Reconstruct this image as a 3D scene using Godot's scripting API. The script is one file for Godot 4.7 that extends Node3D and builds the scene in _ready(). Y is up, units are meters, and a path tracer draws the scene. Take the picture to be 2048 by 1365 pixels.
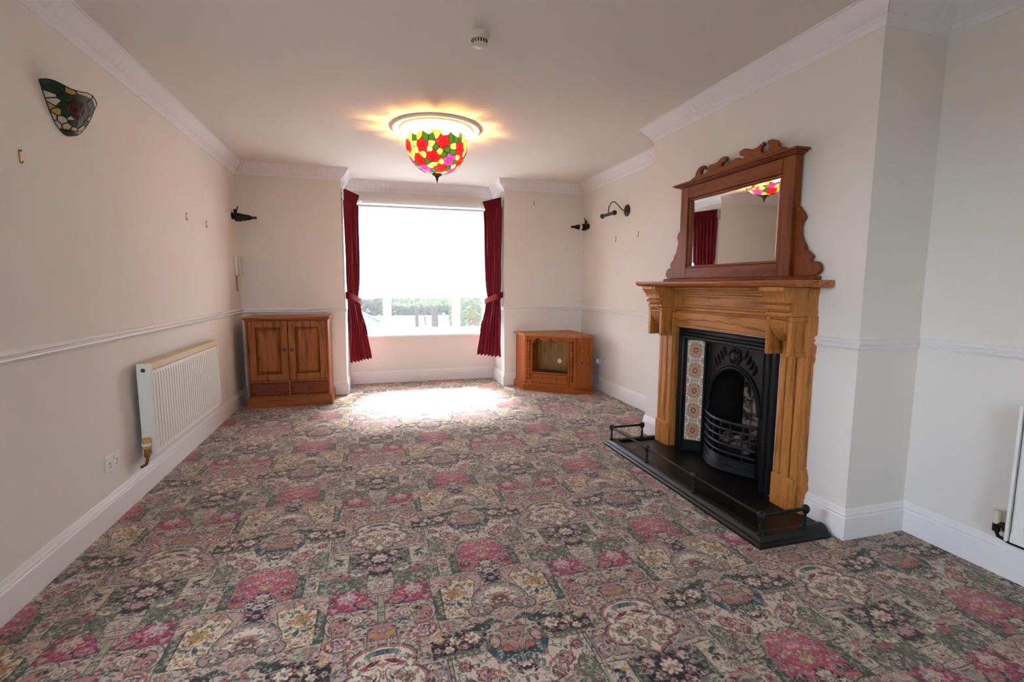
extends Node3D
# A living room with a pine fireplace, seen from its far end towards a bay window. Metres, y up.

const XL := -1.377      # left wall
const XR := 2.655       # right wall (alcoves)
const XC := 2.259       # chimney breast face
const ZF := -5.946      # far wall
const ZW := -6.533      # window wall inside the bay
const BL := -0.307      # bay, left reveal
const BR := 1.600       # bay, right reveal
const C0 := -1.791      # chimney breast, end towards the viewer
const C1 := -3.672      # chimney breast, far end
const ZB := 3.2         # wall behind the viewer
const H := 2.565
const WA := -1.75     # side window, just out of frame in the left wall
const WB := -0.85
const WM := -1.30

var M := {}
var rng := RandomNumberGenerator.new()

# ---------------------------------------------------------------- mesh builder
class MB:
	var v := PackedVector3Array()
	var uv := PackedVector2Array()
	var has_uv := false

	func tri(a: Vector3, b: Vector3, c: Vector3) -> void:
		v.append(a); v.append(b); v.append(c)
		if has_uv:
			uv.append(Vector2.ZERO); uv.append(Vector2.ZERO); uv.append(Vector2.ZERO)

	func triuv(a: Vector3, b: Vector3, c: Vector3, ua: Vector2, ub: Vector2, uc: Vector2) -> void:
		has_uv = true
		v.append(a); v.append(b); v.append(c)
		uv.append(ua); uv.append(ub); uv.append(uc)

	func quad(a: Vector3, b: Vector3, c: Vector3, d: Vector3) -> void:
		tri(a, b, c); tri(a, c, d)

	func quaduv(a: Vector3, b: Vector3, c: Vector3, d: Vector3, ua: Vector2, ub: Vector2, uc: Vector2, ud: Vector2) -> void:
		triuv(a, b, c, ua, ub, uc); triuv(a, c, d, ua, uc, ud)

	# box between two corners, edges chamfered by b, placed by t
	func box(lo: Vector3, hi: Vector3, b := 0.0, t := Transform3D()) -> void:
		var c := (lo + hi) * 0.5
		var h := (hi - lo) * 0.5
		h = h.abs()
		b = minf(b, minf(h.x, minf(h.y, h.z)) * 0.9)
		var ax := [Vector3.RIGHT, Vector3.UP, Vector3.BACK]
		for i in 3:
			var j := (i + 1) % 3
			var k := (i + 2) % 3
			for s: float in [-1.0, 1.0]:
				var n: Vector3 = ax[i] * h[i] * s
				var p: Vector3 = ax[j] * (h[j] - b)
				var q: Vector3 = ax[k] * (h[k] - b) * s
				quad(t * (c + n - p - q), t * (c + n + p - q), t * (c + n + p + q), t * (c + n - p + q))
		if b <= 0.0:
			return
		for i in 3:
			var j := (i + 1) % 3
			var k := (i + 2) % 3
			for s: float in [-1.0, 1.0]:
				for u: float in [-1.0, 1.0]:
					var l: Vector3 = ax[i] * (h[i] - b)
					var e1: Vector3 = ax[j] * h[j] * s + ax[k] * (h[k] - b) * u
					var e2: Vector3 = ax[j] * (h[j] - b) * s + ax[k] * h[k] * u
					if s * u > 0:
						quad(t * (c - l + e1), t * (c + l + e1), t * (c + l + e2), t * (c - l + e2))
					else:
						quad(t * (c - l + e2), t * (c + l + e2), t * (c + l + e1), t * (c - l + e1))
		for sx: float in [-1.0, 1.0]:
			for sy: float in [-1.0, 1.0]:
				for sz: float in [-1.0, 1.0]:
					var a := Vector3(sx * h.x, sy * (h.y - b), sz * (h.z - b))
					var d := Vector3(sx * (h.x - b), sy * h.y, sz * (h.z - b))
					var e := Vector3(sx * (h.x - b), sy * (h.y - b), sz * h.z)
					if sx * sy * sz > 0:
						tri(t * (c + a), t * (c + d), t * (c + e))
					else:
						tri(t * (c + a), t * (c + e), t * (c + d))

	# profile of (radius, height) turned about y
	func lathe(prof: Array, n: int, t := Transform3D(), a0 := 0.0, a1 := TAU) -> void:
		for i in n:
			var p := a0 + (a1 - a0) * i / n
			var q := a0 + (a1 - a0) * (i + 1) / n
			for k in prof.size() - 1:
				var r0: float = prof[k].x
				var r1: float = prof[k + 1].x
				var y0: float = prof[k].y
				var y1: float = prof[k + 1].y
				var a := Vector3(cos(p) * r0, y0, sin(p) * r0)
				var b := Vector3(cos(q) * r0, y0, sin(q) * r0)
				var c := Vector3(cos(q) * r1, y1, sin(q) * r1)
				var d := Vector3(cos(p) * r1, y1, sin(p) * r1)
				if r0 > 1e-5:
					tri(t * a, t * c, t * b)
				if r1 > 1e-5:
					tri(t * a, t * d, t * c)

	func ball(c: Vector3, r: float, n := 12, squash := 1.0) -> void:
		var pr := []
		for k in n / 2 + 1:
			var a := -PI / 2 + PI * k / (n / 2)
			pr.append(Vector2(maxf(cos(a), 0.0) * r, sin(a) * r * squash))
		lathe(pr, n, Transform3D(Basis(), c))

	func tube(path: Array, r, n := 8, caps := true) -> void:
		var rings := []
		var up := Vector3.UP
		for i in path.size():
			var a: Vector3 = path[maxi(i - 1, 0)]
			var b: Vector3 = path[mini(i + 1, path.size() - 1)]
			var d := (b - a).normalized()
			if absf(d.dot(up)) > 0.95:
				up = Vector3.RIGHT if absf(d.x) < 0.9 else Vector3.BACK
			var e := d.cross(up).normalized()
			var f := e.cross(d).normalized()
			up = f
			var rr: float = r[i] if r is Array else r
			var ring := []
			for k in n:
				var g := TAU * k / n
				ring.append(path[i] + (e * cos(g) + f * sin(g)) * rr)
			rings.append(ring)
		for i in path.size() - 1:
			for k in n:
				var l := (k + 1) % n
				quad(rings[i][k], rings[i][l], rings[i + 1][l], rings[i + 1][k])
		if caps:
			for k in range(1, n - 1):
				tri(rings[0][0], rings[0][k + 1], rings[0][k])
				var z := path.size() - 1
				tri(rings[z][0], rings[z][k], rings[z][k + 1])

	# flat outline (x, y) given depth from z0 to z1, chamfered by c on the z1 side
	func slab(poly: PackedVector2Array, z0: float, z1: float, t := Transform3D(), c := 0.0) -> void:
		if Geometry2D.is_polygon_clockwise(poly):
			poly = poly.duplicate()
			poly.reverse()
		var n := poly.size()
		var ins := poly.duplicate()
		if c > 0:
			for i in n:
				var d0 := (poly[i] - poly[(i + n - 1) % n]).normalized()
				var d1 := (poly[(i + 1) % n] - poly[i]).normalized()
				var n0 := Vector2(-d0.y, d0.x)
				var n1 := Vector2(-d1.y, d1.x)
				var m := n0 + n1
				m = m.normalized() / maxf(0.5, m.normalized().dot(n0)) if m.length() > 1e-3 else n0
				ins[i] = poly[i] + m * c
		var sg := signf(z1 - z0)
		for pass_i in 2:
			var pl := ins if pass_i == 1 else poly
			var z := z1 if pass_i == 1 else z0
			var id := Geometry2D.triangulate_polygon(pl)
			for k in range(0, id.size(), 3):
				var a := Vector3(pl[id[k]].x, pl[id[k]].y, z)
				var b := Vector3(pl[id[k + 1]].x, pl[id[k + 1]].y, z)
				var d := Vector3(pl[id[k + 2]].x, pl[id[k + 2]].y, z)
				var up := (b - a).cross(d - a).z * sg * (1.0 if pass_i == 1 else -1.0)
				if up > 0:
					tri(t * a, t * b, t * d)
				else:
					tri(t * a, t * d, t * b)
		for i in n:
			var j := (i + 1) % n
			var zc := z1 - c * sg
			_side(t, poly[i], poly[j], z0, poly[i], poly[j], zc, sg)
			if c > 0:
				_side(t, poly[i], poly[j], zc, ins[i], ins[j], z1, sg)

	func _side(t: Transform3D, a: Vector2, b: Vector2, z0: float, c: Vector2, d: Vector2, z1: float, sg: float) -> void:
		var p := t * Vector3(a.x, a.y, z0)
		var q := t * Vector3(b.x, b.y, z0)
		var r := t * Vector3(d.x, d.y, z1)
		var s := t * Vector3(c.x, c.y, z1)
		if sg > 0:
			quad(p, q, r, s)
		else:
			quad(p, s, r, q)

	func add(o: MB, t := Transform3D()) -> void:
		for i in o.v.size():
			v.append(t * o.v[i])
		if o.has_uv:
			has_uv = true
			uv.append_array(o.uv)

	# smooth where faces meet at less than the given angle
	func mesh(angle := 35.0) -> ArrayMesh:
		var n := v.size()
		var fn := PackedVector3Array()
		fn.resize(n / 3)
		for i in n / 3:
			fn[i] = (v[3 * i + 1] - v[3 * i]).cross(v[3 * i + 2] - v[3 * i])
		var out_v := PackedVector3Array(); out_v.resize(n)
		var out_n := PackedVector3Array(); out_n.resize(n)
		var lim := cos(deg_to_rad(angle))
		var at := {}
		if angle > 0:
			for i in n:
				var key := Vector3i((v[i] * 20000.0).round())
				if at.has(key):
					at[key].append(i / 3)
				else:
					at[key] = [i / 3]
		for i in n:
			var f := fn[i / 3]
			var fl := f.length()
			var s := Vector3.ZERO
			if angle > 0 and fl > 1e-14:
				for j: int in at[Vector3i((v[i] * 20000.0).round())]:
					var g := fn[j]
					var gl := g.length()
					if gl > 1e-14 and f.dot(g) >= lim * fl * gl:
						s += g
			else:
				s = f
			var tgt: int = i - i % 3 + [0, 2, 1][i % 3]
			out_v[tgt] = v[i]
			out_n[tgt] = s.normalized() if s.length() > 1e-14 else Vector3.UP
		var arr := []
		arr.resize(Mesh.ARRAY_MAX)
		arr[Mesh.ARRAY_VERTEX] = out_v
		arr[Mesh.ARRAY_NORMAL] = out_n
		if has_uv:
			var out_u := PackedVector2Array(); out_u.resize(n)
			for i in n:
				out_u[i - i % 3 + [0, 2, 1][i % 3]] = uv[i]
			arr[Mesh.ARRAY_TEX_UV] = out_u
		var m := ArrayMesh.new()
		m.add_surface_from_arrays(Mesh.PRIMITIVE_TRIANGLES, arr)
		return m

# ---------------------------------------------------------------- scene helpers
var taken := {}

func numbered(called: String) -> String:
	if not taken.has(called):
		taken[called] = 0
		return called
	taken[called] += 1
	return "%s_%03d" % [called, taken[called]]

func thing(called: String, label: String, category: String, at := Vector3.ZERO, turn := 0.0, group := "") -> Node3D:
	var o := Node3D.new()
	o.name = numbered(called)
	add_child(o)
	o.position = at
	o.rotation.y = turn
	tag(o, label, category, group)
	return o

func tag(o: Node, label: String, category: String, group := "") -> void:
	o.set_meta("label", label)
	o.set_meta("category", category)
	if group != "":
		o.set_meta("group", group)

# commits a shape as one named mesh; at top level it gets a number of its own
func part(called: String, mb: MB, mat: Material, parent: Node = null, angle := 35.0) -> MeshInstance3D:
	return inst(called, mb.mesh(angle), mat, parent)

func inst(called: String, mesh: Mesh, mat: Material, parent: Node = null) -> MeshInstance3D:
	var o := MeshInstance3D.new()
	o.mesh = mesh
	o.material_override = mat
	if parent == null:
		o.name = numbered(called)
		add_child(o)
	else:
		o.name = called
		parent.add_child(o, true)
	return o

func struct(called: String, mb: MB, mat: Material, label := "", category := "", angle := 35.0) -> MeshInstance3D:
	var o := part(called, mb, mat, null, angle)
	o.set_meta("kind", "structure")
	if label != "":
		tag(o, label, category)
	return o

func dup(o: Node3D, label := "") -> Node3D:
	var base := o.name.rstrip("0123456789").trim_suffix("_") if taken.has(o.name.rstrip("0123456789").trim_suffix("_")) else String(o.name)
	var c: Node3D = o.duplicate()
	c.name = numbered(base)
	add_child(c)
	if label != "":
		c.set_meta("label", label)
	return c

# parts given in room coordinates, put under the thing that is being built
var root_now: Node3D

func set_root(o: Node3D) -> void:
	root_now = o

func rooted(called: String, mb: MB, m: Material, par: Node = null, ang := 35.0) -> MeshInstance3D:
	var o := MB.new()
	o.add(mb, Transform3D(Basis(), -root_now.position))
	return part(called, o, m, root_now if par == null else par, ang)

# ---------------------------------------------------------------- materials
func rgb(r: int, g: int, b: int) -> Color:
	return Color(r / 255.0, g / 255.0, b / 255.0)

func mat(c: Color, rough := 0.6, spec := 0.5, metal := 0.0) -> StandardMaterial3D:
	var m := StandardMaterial3D.new()
	m.albedo_color = c
	m.roughness = rough
	m.metallic = metal
	m.metallic_specular = spec
	return m

func noise_tex(freq: float, octaves: int, ramp: Array, sz := 512, seed_i := 1, as_normal := false, bump := 4.0) -> NoiseTexture2D:
	var n := FastNoiseLite.new()
	n.noise_type = FastNoiseLite.TYPE_SIMPLEX_SMOOTH
	n.frequency = freq
	n.fractal_octaves = octaves
	n.seed = seed_i
	var t := NoiseTexture2D.new()
	t.width = sz
	t.height = sz
	t.seamless = true
	t.noise = n
	if as_normal:
		t.as_normal_map = true
		t.bump_strength = bump
	elif ramp.size() > 0:
		var g := Gradient.new()
		var off := PackedFloat32Array()
		var col := PackedColorArray()
		for r in ramp:
			off.append(r[0]); col.append(r[1])
		g.offsets = off
		g.colors = col
		t.color_ramp = g
	return t

# timber whose grain runs along one axis: isotropic noise stretched by the triplanar scale
func wood(base: Color, grain: Vector3, seed_i: int, rough := 0.42) -> StandardMaterial3D:
	var m := mat(Color.WHITE, rough, 0.32)
	m.albedo_texture = wood_tex[seed_i]
	m.albedo_color = base
	m.uv1_triplanar = true
	m.uv1_world_triplanar = true
	m.uv1_scale = grain
	m.uv1_triplanar_sharpness = 6.0
	m.heightmap_enabled = true
	m.heightmap_texture = wood_bump
	m.heightmap_scale = 0.05
	return m

var wood_tex := []
var wood_bump: Texture2D

func make_materials() -> void:
	for s in 2:
		wood_tex.append(noise_tex(0.012, 5, [[0.0, Color(0.62, 0.55, 0.5)], [0.3, Color(0.8, 0.76, 0.72)], [0.42, Color(0.93, 0.92, 0.91)], [0.5, Color(0.85, 0.82, 0.79)], [0.6, Color(0.98, 0.98, 0.98)], [0.72, Color(0.88, 0.86, 0.83)], [1.0, Color(1, 1, 1)]], 512, 11 + s))
	wood_bump = noise_tex(0.02, 4, [], 256, 5)
	var up := Vector3(3.6, 0.3, 3.6)
	var along_z := Vector3(3.6, 3.6, 0.3)
	var along_x := Vector3(0.3, 3.6, 3.6)
	var pine := rgb(192, 127, 64)
	var oak := rgb(134, 68, 33)
	var cup := rgb(158, 92, 43)
	M.pine_up = wood(pine, up, 0)
	M.pine_z = wood(pine, along_z, 0)
	M.shelf_z = wood(rgb(188, 118, 68), along_z, 0, 0.3)
	M.oak_up = wood(oak, up, 1)
	M.oak_z = wood(oak, along_z, 1)
	M.cup_up = wood(cup, up, 1)
	M.cup_x = wood(cup, along_x, 1)
	M.cup_dark = wood(rgb(125, 60, 27), along_x, 1)
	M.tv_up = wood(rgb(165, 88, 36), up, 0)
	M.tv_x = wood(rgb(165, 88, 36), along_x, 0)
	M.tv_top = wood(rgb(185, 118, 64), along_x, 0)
	M.tv_back = wood(rgb(160, 122, 74), up, 1)
	M.knob = mat(rgb(52, 27, 15), 0.35)

	var wall := mat(rgb(229, 223, 213), 0.85, 0.25)
	wall.heightmap_enabled = true
	wall.heightmap_texture = noise_tex(0.05, 3, [], 256, 21)
	wall.heightmap_scale = 0.06
	wall.uv1_triplanar = true
	wall.uv1_world_triplanar = true
	wall.uv1_scale = Vector3(1.6, 1.6, 1.6)
	M.wall = wall
	var ceil_m: StandardMaterial3D = wall.duplicate()
	ceil_m.albedo_color = rgb(226, 218, 209)
	M.ceiling = ceil_m
	M.gloss = mat(rgb(236, 232, 228), 0.35, 0.5)
	M.plaster = mat(rgb(233, 229, 231), 0.7, 0.3)
	M.upvc = mat(rgb(243, 243, 243), 0.3, 0.5)
	M.enamel = mat(rgb(236, 235, 226), 0.3, 0.5)
	M.grille = mat(rgb(206, 186, 146), 0.4, 0.5)
	M.hole = mat(rgb(60, 58, 46), 0.6)
	M.plastic = mat(rgb(232, 230, 226), 0.4, 0.5)
	M.old_plastic = mat(rgb(218, 208, 184), 0.45, 0.5)
	M.yellowed = mat(rgb(212, 166, 58), 0.4, 0.5)
	M.brass = mat(rgb(150, 112, 52), 0.35, 0.5, 0.8)
	M.bronze = mat(rgb(30, 24, 20), 0.4, 0.5, 0.3)
	M.black = mat(rgb(13, 13, 14), 0.42, 0.4)
	M.iron = mat(rgb(11, 12, 13), 0.5, 0.32)
	M.iron_soft = mat(rgb(20, 20, 22), 0.5, 0.4)
	M.soot = mat(rgb(20, 19, 18), 0.9, 0.2)
	M.hearth = mat(rgb(15, 12, 11), 0.35, 0.35)
	M.chrome = mat(rgb(170, 168, 165), 0.2, 0.5, 1.0)
	M.mirror = mat(rgb(222, 224, 222), 0.02, 0.5, 1.0)
	M.dark_gap = mat(rgb(20, 18, 16), 0.8)
	M.red_led = mat(rgb(190, 60, 50), 0.3)
	M.duct = mat(rgb(150, 122, 84), 0.5)
	var coal := mat(rgb(160, 148, 140), 0.9, 0.2)
	coal.albedo_texture = noise_tex(0.012, 3, [[0.0, Color(0.16, 0.15, 0.14)], [0.38, Color(0.42, 0.4, 0.38)], [0.55, Color(0.85, 0.83, 0.8)], [1.0, Color(1, 1, 1)]], 256, 31)
	coal.uv1_triplanar = true
	coal.uv1_world_triplanar = true
	coal.uv1_scale = Vector3(3, 3, 3)
	M.firebrick = coal

	var velvet := mat(rgb(104, 18, 30), 0.75, 0.3)
	velvet.rim_enabled = true
	velvet.rim = 0.35
	velvet.rim_tint = 0.7
	velvet.backlight_enabled = true
	velvet.backlight = Color(0.06, 0.01, 0.015)
	M.velvet = velvet
	M.sash = mat(rgb(96, 16, 27), 0.8, 0.2)
	var blind := mat(rgb(246, 244, 240), 0.8, 0.2)
	blind.backlight_enabled = true
	blind.backlight = Color(0.24, 0.24, 0.24).linear_to_srgb()
	M.blind = blind
	var glass := mat(Color(1, 1, 1, 0.04), 0.02, 0.5)
	glass.transparency = BaseMaterial3D.TRANSPARENCY_ALPHA
	M.glass = glass

func place_camera_and_light() -> void:
	var cam := Camera3D.new()
	cam.name = "camera"
	add_child(cam)
	cam.position = Vector3(0, 1.27, 0)
	cam.rotation_order = EULER_ORDER_YXZ
	cam.rotation_degrees = Vector3(-6.4566, -15.9684, 0.1667)
	cam.keep_aspect = Camera3D.KEEP_HEIGHT
	cam.fov = rad_to_deg(2.0 * atan(682.5 / 975.13))
	cam.near = 0.05
	cam.far = 200.0
	cam.current = true

	var env := Environment.new()
	var sky := Sky.new()
	var sm := ProceduralSkyMaterial.new()
	sm.sky_top_color = rgb(206, 224, 252)
	sm.sky_horizon_color = rgb(226, 238, 255)
	sm.ground_bottom_color = rgb(112, 116, 118)
	sm.ground_horizon_color = rgb(180, 188, 192)
	sky.sky_material = sm
	env.background_mode = Environment.BG_SKY
	env.sky = sky
	env.background_energy_multiplier = 24.0
	env.tonemap_mode = Environment.TONE_MAPPER_LINEAR
	env.tonemap_exposure = 1.08
	env.sdfgi_enabled = true
	env.ssao_enabled = true
	env.ssil_enabled = true
	# hazy sun behind the window: a broad bright patch of cloud
	var sun := DirectionalLight3D.new()
	sun.name = "hazy_sun"
	add_child(sun)
	sun.rotation_degrees = Vector3(-40, 176, 0)
	sun.light_color = rgb(244, 249, 255)
	sun.light_energy = 46.0
	sun.light_angular_distance = 30.0
	sun.sky_mode = DirectionalLight3D.SKY_MODE_LIGHT_ONLY
	sun.shadow_enabled = true
	var we := WorldEnvironment.new()
	we.name = "world_environment"
	we.environment = env
	add_child(we)

func _ready() -> void:
	rng.seed = 7
	place_camera_and_light()
	make_materials()
	room()
	window_bay()
	outdoors()
	fireplace()
	overmantel()
	fender()
	cupboard()
	corner_cabinet()
	radiators()
	pendant()
	wall_lights()
	small_things()

# ---------------------------------------------------------------- room shell
func room() -> void:
	var f := MB.new()
	var u := func(x: float, z: float) -> Vector2: return Vector2(x / 0.934, z / 0.94)
	for r in [[XL - 0.1, ZF, XR + 0.1, ZB + 0.1], [BL - 0.05, ZW - 0.05, BR + 0.05, ZF]]:
		var a := Vector3(r[0], 0, r[3]); var b := Vector3(r[2], 0, r[3]); var c := Vector3(r[2], 0, r[1]); var d := Vector3(r[0], 0, r[1])
		f.quaduv(a, b, c, d, u.call(a.x, a.z), u.call(b.x, b.z), u.call(c.x, c.z), u.call(d.x, d.z))
		var dn := Vector3(0, -0.12, 0)
		f.quaduv(a + dn, d + dn, c + dn, b + dn, Vector2.ZERO, Vector2.ZERO, Vector2.ZERO, Vector2.ZERO)
		for e in [[a, b], [b, c], [c, d], [d, a]]:
			f.quaduv(e[0] + dn, e[1] + dn, e[1], e[0], Vector2.ZERO, Vector2.ZERO, Vector2.ZERO, Vector2.ZERO)
	M.carpet = carpet_material()
	struct("floor", f, M.carpet, "fitted carpet with a dense floral patchwork pattern in red, cream and green", "carpet", 0.0)

	var c := MB.new()
	c.box(Vector3(XL - 0.2, H, ZW - 0.3), Vector3(XR + 0.2, H + 0.2, ZB + 0.2))
	struct("ceiling", c, M.ceiling, "plain painted cream ceiling around the plaster rose", "ceiling", 0.0)

	var w := MB.new()
	w.box(Vector3(XL - 0.2, -0.12, ZF), Vector3(XL, H, WA))
	w.box(Vector3(XL - 0.2, -0.12, WA), Vector3(XL, 0.75, WB))
	w.box(Vector3(XL - 0.2, 2.10, WA), Vector3(XL, H, WB))
	w.box(Vector3(XL - 0.2, -0.12, WB), Vector3(XL, H, ZB))
	struct("wall_left", w, M.wall, "long cream wall behind the white ribbed radiator", "wall", 0.0)
	w = MB.new()
	w.box(Vector3(XR, -0.12, ZF), Vector3(XR + 0.2, H, ZB))
	struct("wall_right", w, M.wall, "cream wall of the alcoves either side of the chimney breast", "wall", 0.0)
	w = MB.new()
	w.box(Vector3(XL - 0.2, -0.12, ZB), Vector3(XR + 0.2, 0.75, ZB + 0.2))
	w.box(Vector3(XL - 0.2, 2.35, ZB), Vector3(XR + 0.2, H, ZB + 0.2))
	w.box(Vector3(XL - 0.2, 0.75, ZB), Vector3(-1.2, 2.35, ZB + 0.2))
	w.box(Vector3(0.1, 0.75, ZB), Vector3(XR + 0.2, 2.35, ZB + 0.2))
	struct("wall_back", w, M.wall, "cream wall facing the window", "wall", 0.0)
	w = MB.new()
	w.box(Vector3(XL - 0.2, -0.12, ZW - 0.25), Vector3(BL, H, ZF))
	w.box(Vector3(BR, -0.12, ZW - 0.25), Vector3(XR + 0.2, H, ZF))
	struct("wall_far", w, M.wall, "two cream wall piers flanking the window bay", "wall", 0.0)
	# window wall with its opening
	w = MB.new()
	w.box(Vector3(BL, -0.12, ZW - 0.25), Vector3(BR, 0.61, ZW))
	w.box(Vector3(BL, 2.29, ZW - 0.25), Vector3(BR, H, ZW))
	w.box(Vector3(BL, 0.61, ZW - 0.25), Vector3(-0.25, 2.29, ZW))
	w.box(Vector3(1.55, 0.61, ZW - 0.25), Vector3(BR, 2.29, ZW))
	struct("wall_bay", w, M.wall, "cream wall under and over the bay window", "wall", 0.0)
	# chimney breast with the fire opening left out
	w = MB.new()
	w.box(Vector3(XC, -0.12, C1), Vector3(XR, H, -3.12))
	w.box(Vector3(XC, -0.12, -2.30), Vector3(XR, H, C0))
	w.box(Vector3(XC, 0.93, -3.12), Vector3(XR, H, -2.30))
	struct("wall_chimney", w, M.wall, "cream chimney breast behind the pine fire surround", "wall", 0.0)

	trims()

# section of (out from wall, height) carried along a wall from a to b; m0 and m1 give the mitres (+1 inner corner, -1 outer corner, 0 square)
func run(mb: MB, sec: Array, a: Vector2, b: Vector2, m0: float, m1: float, steps := 1, relief = null) -> void:
	var d := (b - a).normalized()
	var n := Vector2(-d.y, d.x)          # into the room, for walls walked with the room on the right hand
	var ln := a.distance_to(b)
	var prev := []
	for i in steps + 1:
		var s := ln * i / steps
		var row := []
		for k in sec.size():
			var o: float = sec[k].x
			var y: float = sec[k].y
			var t := s
			if s < 0.13:
				t = lerpf(m0 * o, 0.13, s / 0.13)
			elif s > ln - 0.13:
				t = lerpf(ln - m1 * o, ln - 0.13, (ln - s) / 0.13)
			if steps == 1:
				t = m0 * o if i == 0 else ln - m1 * o
			var oo := o
			var yy := y
			if relief != null:
				var r: float = relief.call(s, float(k) / (sec.size() - 1))
				oo += r * 0.7
				yy -= r * 0.7
			var p := a + d * t + n * oo
			row.append(Vector3(p.x, yy, p.y))
		if i > 0:
			for k in sec.size() - 1:
				mb.quad(prev[k], prev[k + 1], row[k + 1], row[k])
		prev = row
	# end caps where the run stops square
	for e in 2:
		if (m0 if e == 0 else m1) == 0.0:
			var base := a if e == 0 else b
			var poly := PackedVector2Array()
			for q in sec:
				poly.append(q)
			var id := Geometry2D.triangulate_polygon(poly)
			for k in range(0, id.size(), 3):
				var pp := []
				for j in 3:
					var q2: Vector2 = poly[id[k + j]]
					var g := base + n * q2.x
					pp.append(Vector3(g.x, q2.y, g.y))
				mb.tri(pp[0], pp[1], pp[2])

func trims() -> void:
	# walls walked so that the room lies on the right: left wall from back to far, and so on round
	var pts := [Vector2(XL, ZB), Vector2(XL, ZF), Vector2(BL, ZF), Vector2(BL, ZW), Vector2(BR, ZW), Vector2(BR, ZF), Vector2(XR, ZF), Vector2(XR, C1), Vector2(XC, C1), Vector2(XC, C0), Vector2(XR, C0), Vector2(XR, ZB)]
	var side := ["left", "far_left", "reveal_left", "bay", "reveal_right", "far_right", "alcove_far", "chimney_far", "chimney", "chimney_near", "alcove_near", "back"]
	var said := ["the long radiator wall", "the wall behind the tall cupboard", "the left side of the window bay", "the wall under the window", "the right side of the window bay", "the wall behind the corner cabinet", "the alcove wall beside the corner cabinet", "the far side of the chimney breast", "the front of the chimney breast", "the near side of the chimney breast", "the near alcove wall with the second radiator", "the wall behind the viewer"]
	var turn := []
	var n := pts.size()
	for i in n:
		var d0: Vector2 = (pts[i] - pts[(i + n - 1) % n]).normalized()
		var d1: Vector2 = (pts[(i + 1) % n] - pts[i]).normalized()
		turn.append(1.0 if d0.x * d1.y - d0.y * d1.x > 0 else -1.0)
	var base := [Vector2(0, 0.158), Vector2(0.004, 0.158), Vector2(0.007, 0.150), Vector2(0.008, 0.140), Vector2(0.011, 0.133), Vector2(0.013, 0.127), Vector2(0.010, 0.122), Vector2(0.010, 0.118), Vector2(0.015, 0.114), Vector2(0.017, 0.106), Vector2(0.017, 0.0), Vector2(0, 0)]
	var dado := [Vector2(0, 1.014), Vector2(0.008, 1.013), Vector2(0.017, 1.006), Vector2(0.021, 0.998), Vector2(0.017, 0.991), Vector2(0.009, 0.988), Vector2(0.009, 0.984), Vector2(0.018, 0.981), Vector2(0.020, 0.975), Vector2(0.013, 0.968), Vector2(0.009, 0.961), Vector2(0, 0.960)]
	var q := H
	var corn := [Vector2(0.0976, q), Vector2(0.096, q - 0.006), Vector2(0.088, q - 0.008), Vector2(0.087, q - 0.014), Vector2(0.082, q - 0.02), Vector2(0.076, q - 0.03), Vector2(0.069, q - 0.041), Vector2(0.061, q - 0.052), Vector2(0.052, q - 0.062), Vector2(0.043, q - 0.071), Vector2(0.034, q - 0.079), Vector2(0.026, q - 0.085), Vector2(0.026, q - 0.091), Vector2(0.021, q - 0.096), Vector2(0.014, q - 0.101), Vector2(0.014, q - 0.107), Vector2(0.011, q - 0.112), Vector2(0.008, q - 0.119), Vector2(0.004, q - 0.1245), Vector2(0, q - 0.125)]
	# acanthus leaves standing side by side in the hollow of the cornice, small beads below them
	var leaf := func(s: float, k: float) -> float:
		if k > 0.22 and k < 0.62:
			var v := (k - 0.22) / 0.40
			var x := fposmod(s, 0.062) / 0.062 - 0.5
			var hw := 0.44 * sqrt(maxf(0.0, 1.0 - pow(absf(v * 2.0 - 1.0), 2.5)))
			var e := clampf((hw - absf(x)) * 7.0, 0.0, 1.0)
			return 0.006 * e * (0.65 + 0.35 * cos(x * 38.0)) * sin(PI * clampf(v, 0.05, 1.0))
		if k > 0.68 and k < 0.76:
			return 0.002 * absf(sin(s * PI / 0.018))
		return 0.0
	var cut := [-3.40, -2.02]      # the fire surround interrupts skirting and rail
	for i in n:
		var a: Vector2 = pts[i]
		var b: Vector2 = pts[(i + 1) % n]
		var m0: float = turn[i]
		var m1: float = turn[(i + 1) % n]
		var mb := MB.new()
		var md := MB.new()
		if side[i] == "chimney":
			run(mb, base, a, Vector2(XC, cut[0]), m0, 0); run(mb, base, Vector2(XC, cut[1]), b, 0, m1)
			run(md, dado, a, Vector2(XC, cut[0] + 0.03), m0, 0); run(md, dado, Vector2(XC, cut[1] - 0.01), b, 0, m1)
		else:
			run(mb, base, a, b, m0, m1)
			if side[i] == "left":
				run(md, dado, a, Vector2(XL, WB + 0.02), m0, 0)
				run(md, dado, Vector2(XL, WA - 0.02), b, 0, m1)
			elif side[i] == "back":
				run(md, dado, a, Vector2(0.13, ZB), m0, 0)
			elif side[i] != "bay":
				run(md, dado, a, b, m0, m1)
		struct("baseboard_" + side[i], mb, M.gloss, "white grooved skirting board along " + said[i], "skirting")
		if side[i] != "bay":
			struct("trim_%d" % (i + 1), md, M.gloss, "white moulded dado rail along " + said[i], "dado rail")
		var mc := MB.new()
		var steps: int = maxi(20, int(a.distance_to(b) / 0.0105)) if a.y < -0.5 or b.y < -0.5 else 1
		run(mc, corn, a, b, m0, m1, steps, leaf)
		struct("trim_%d" % (i + 21), mc, M.plaster, "white ornamental plaster cornice above " + said[i], "cornice")

# ---------------------------------------------------------------- carpet
var cv: Image
const KX := 512.0 / 467.0
const KY := 1024.0 / 940.0

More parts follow.
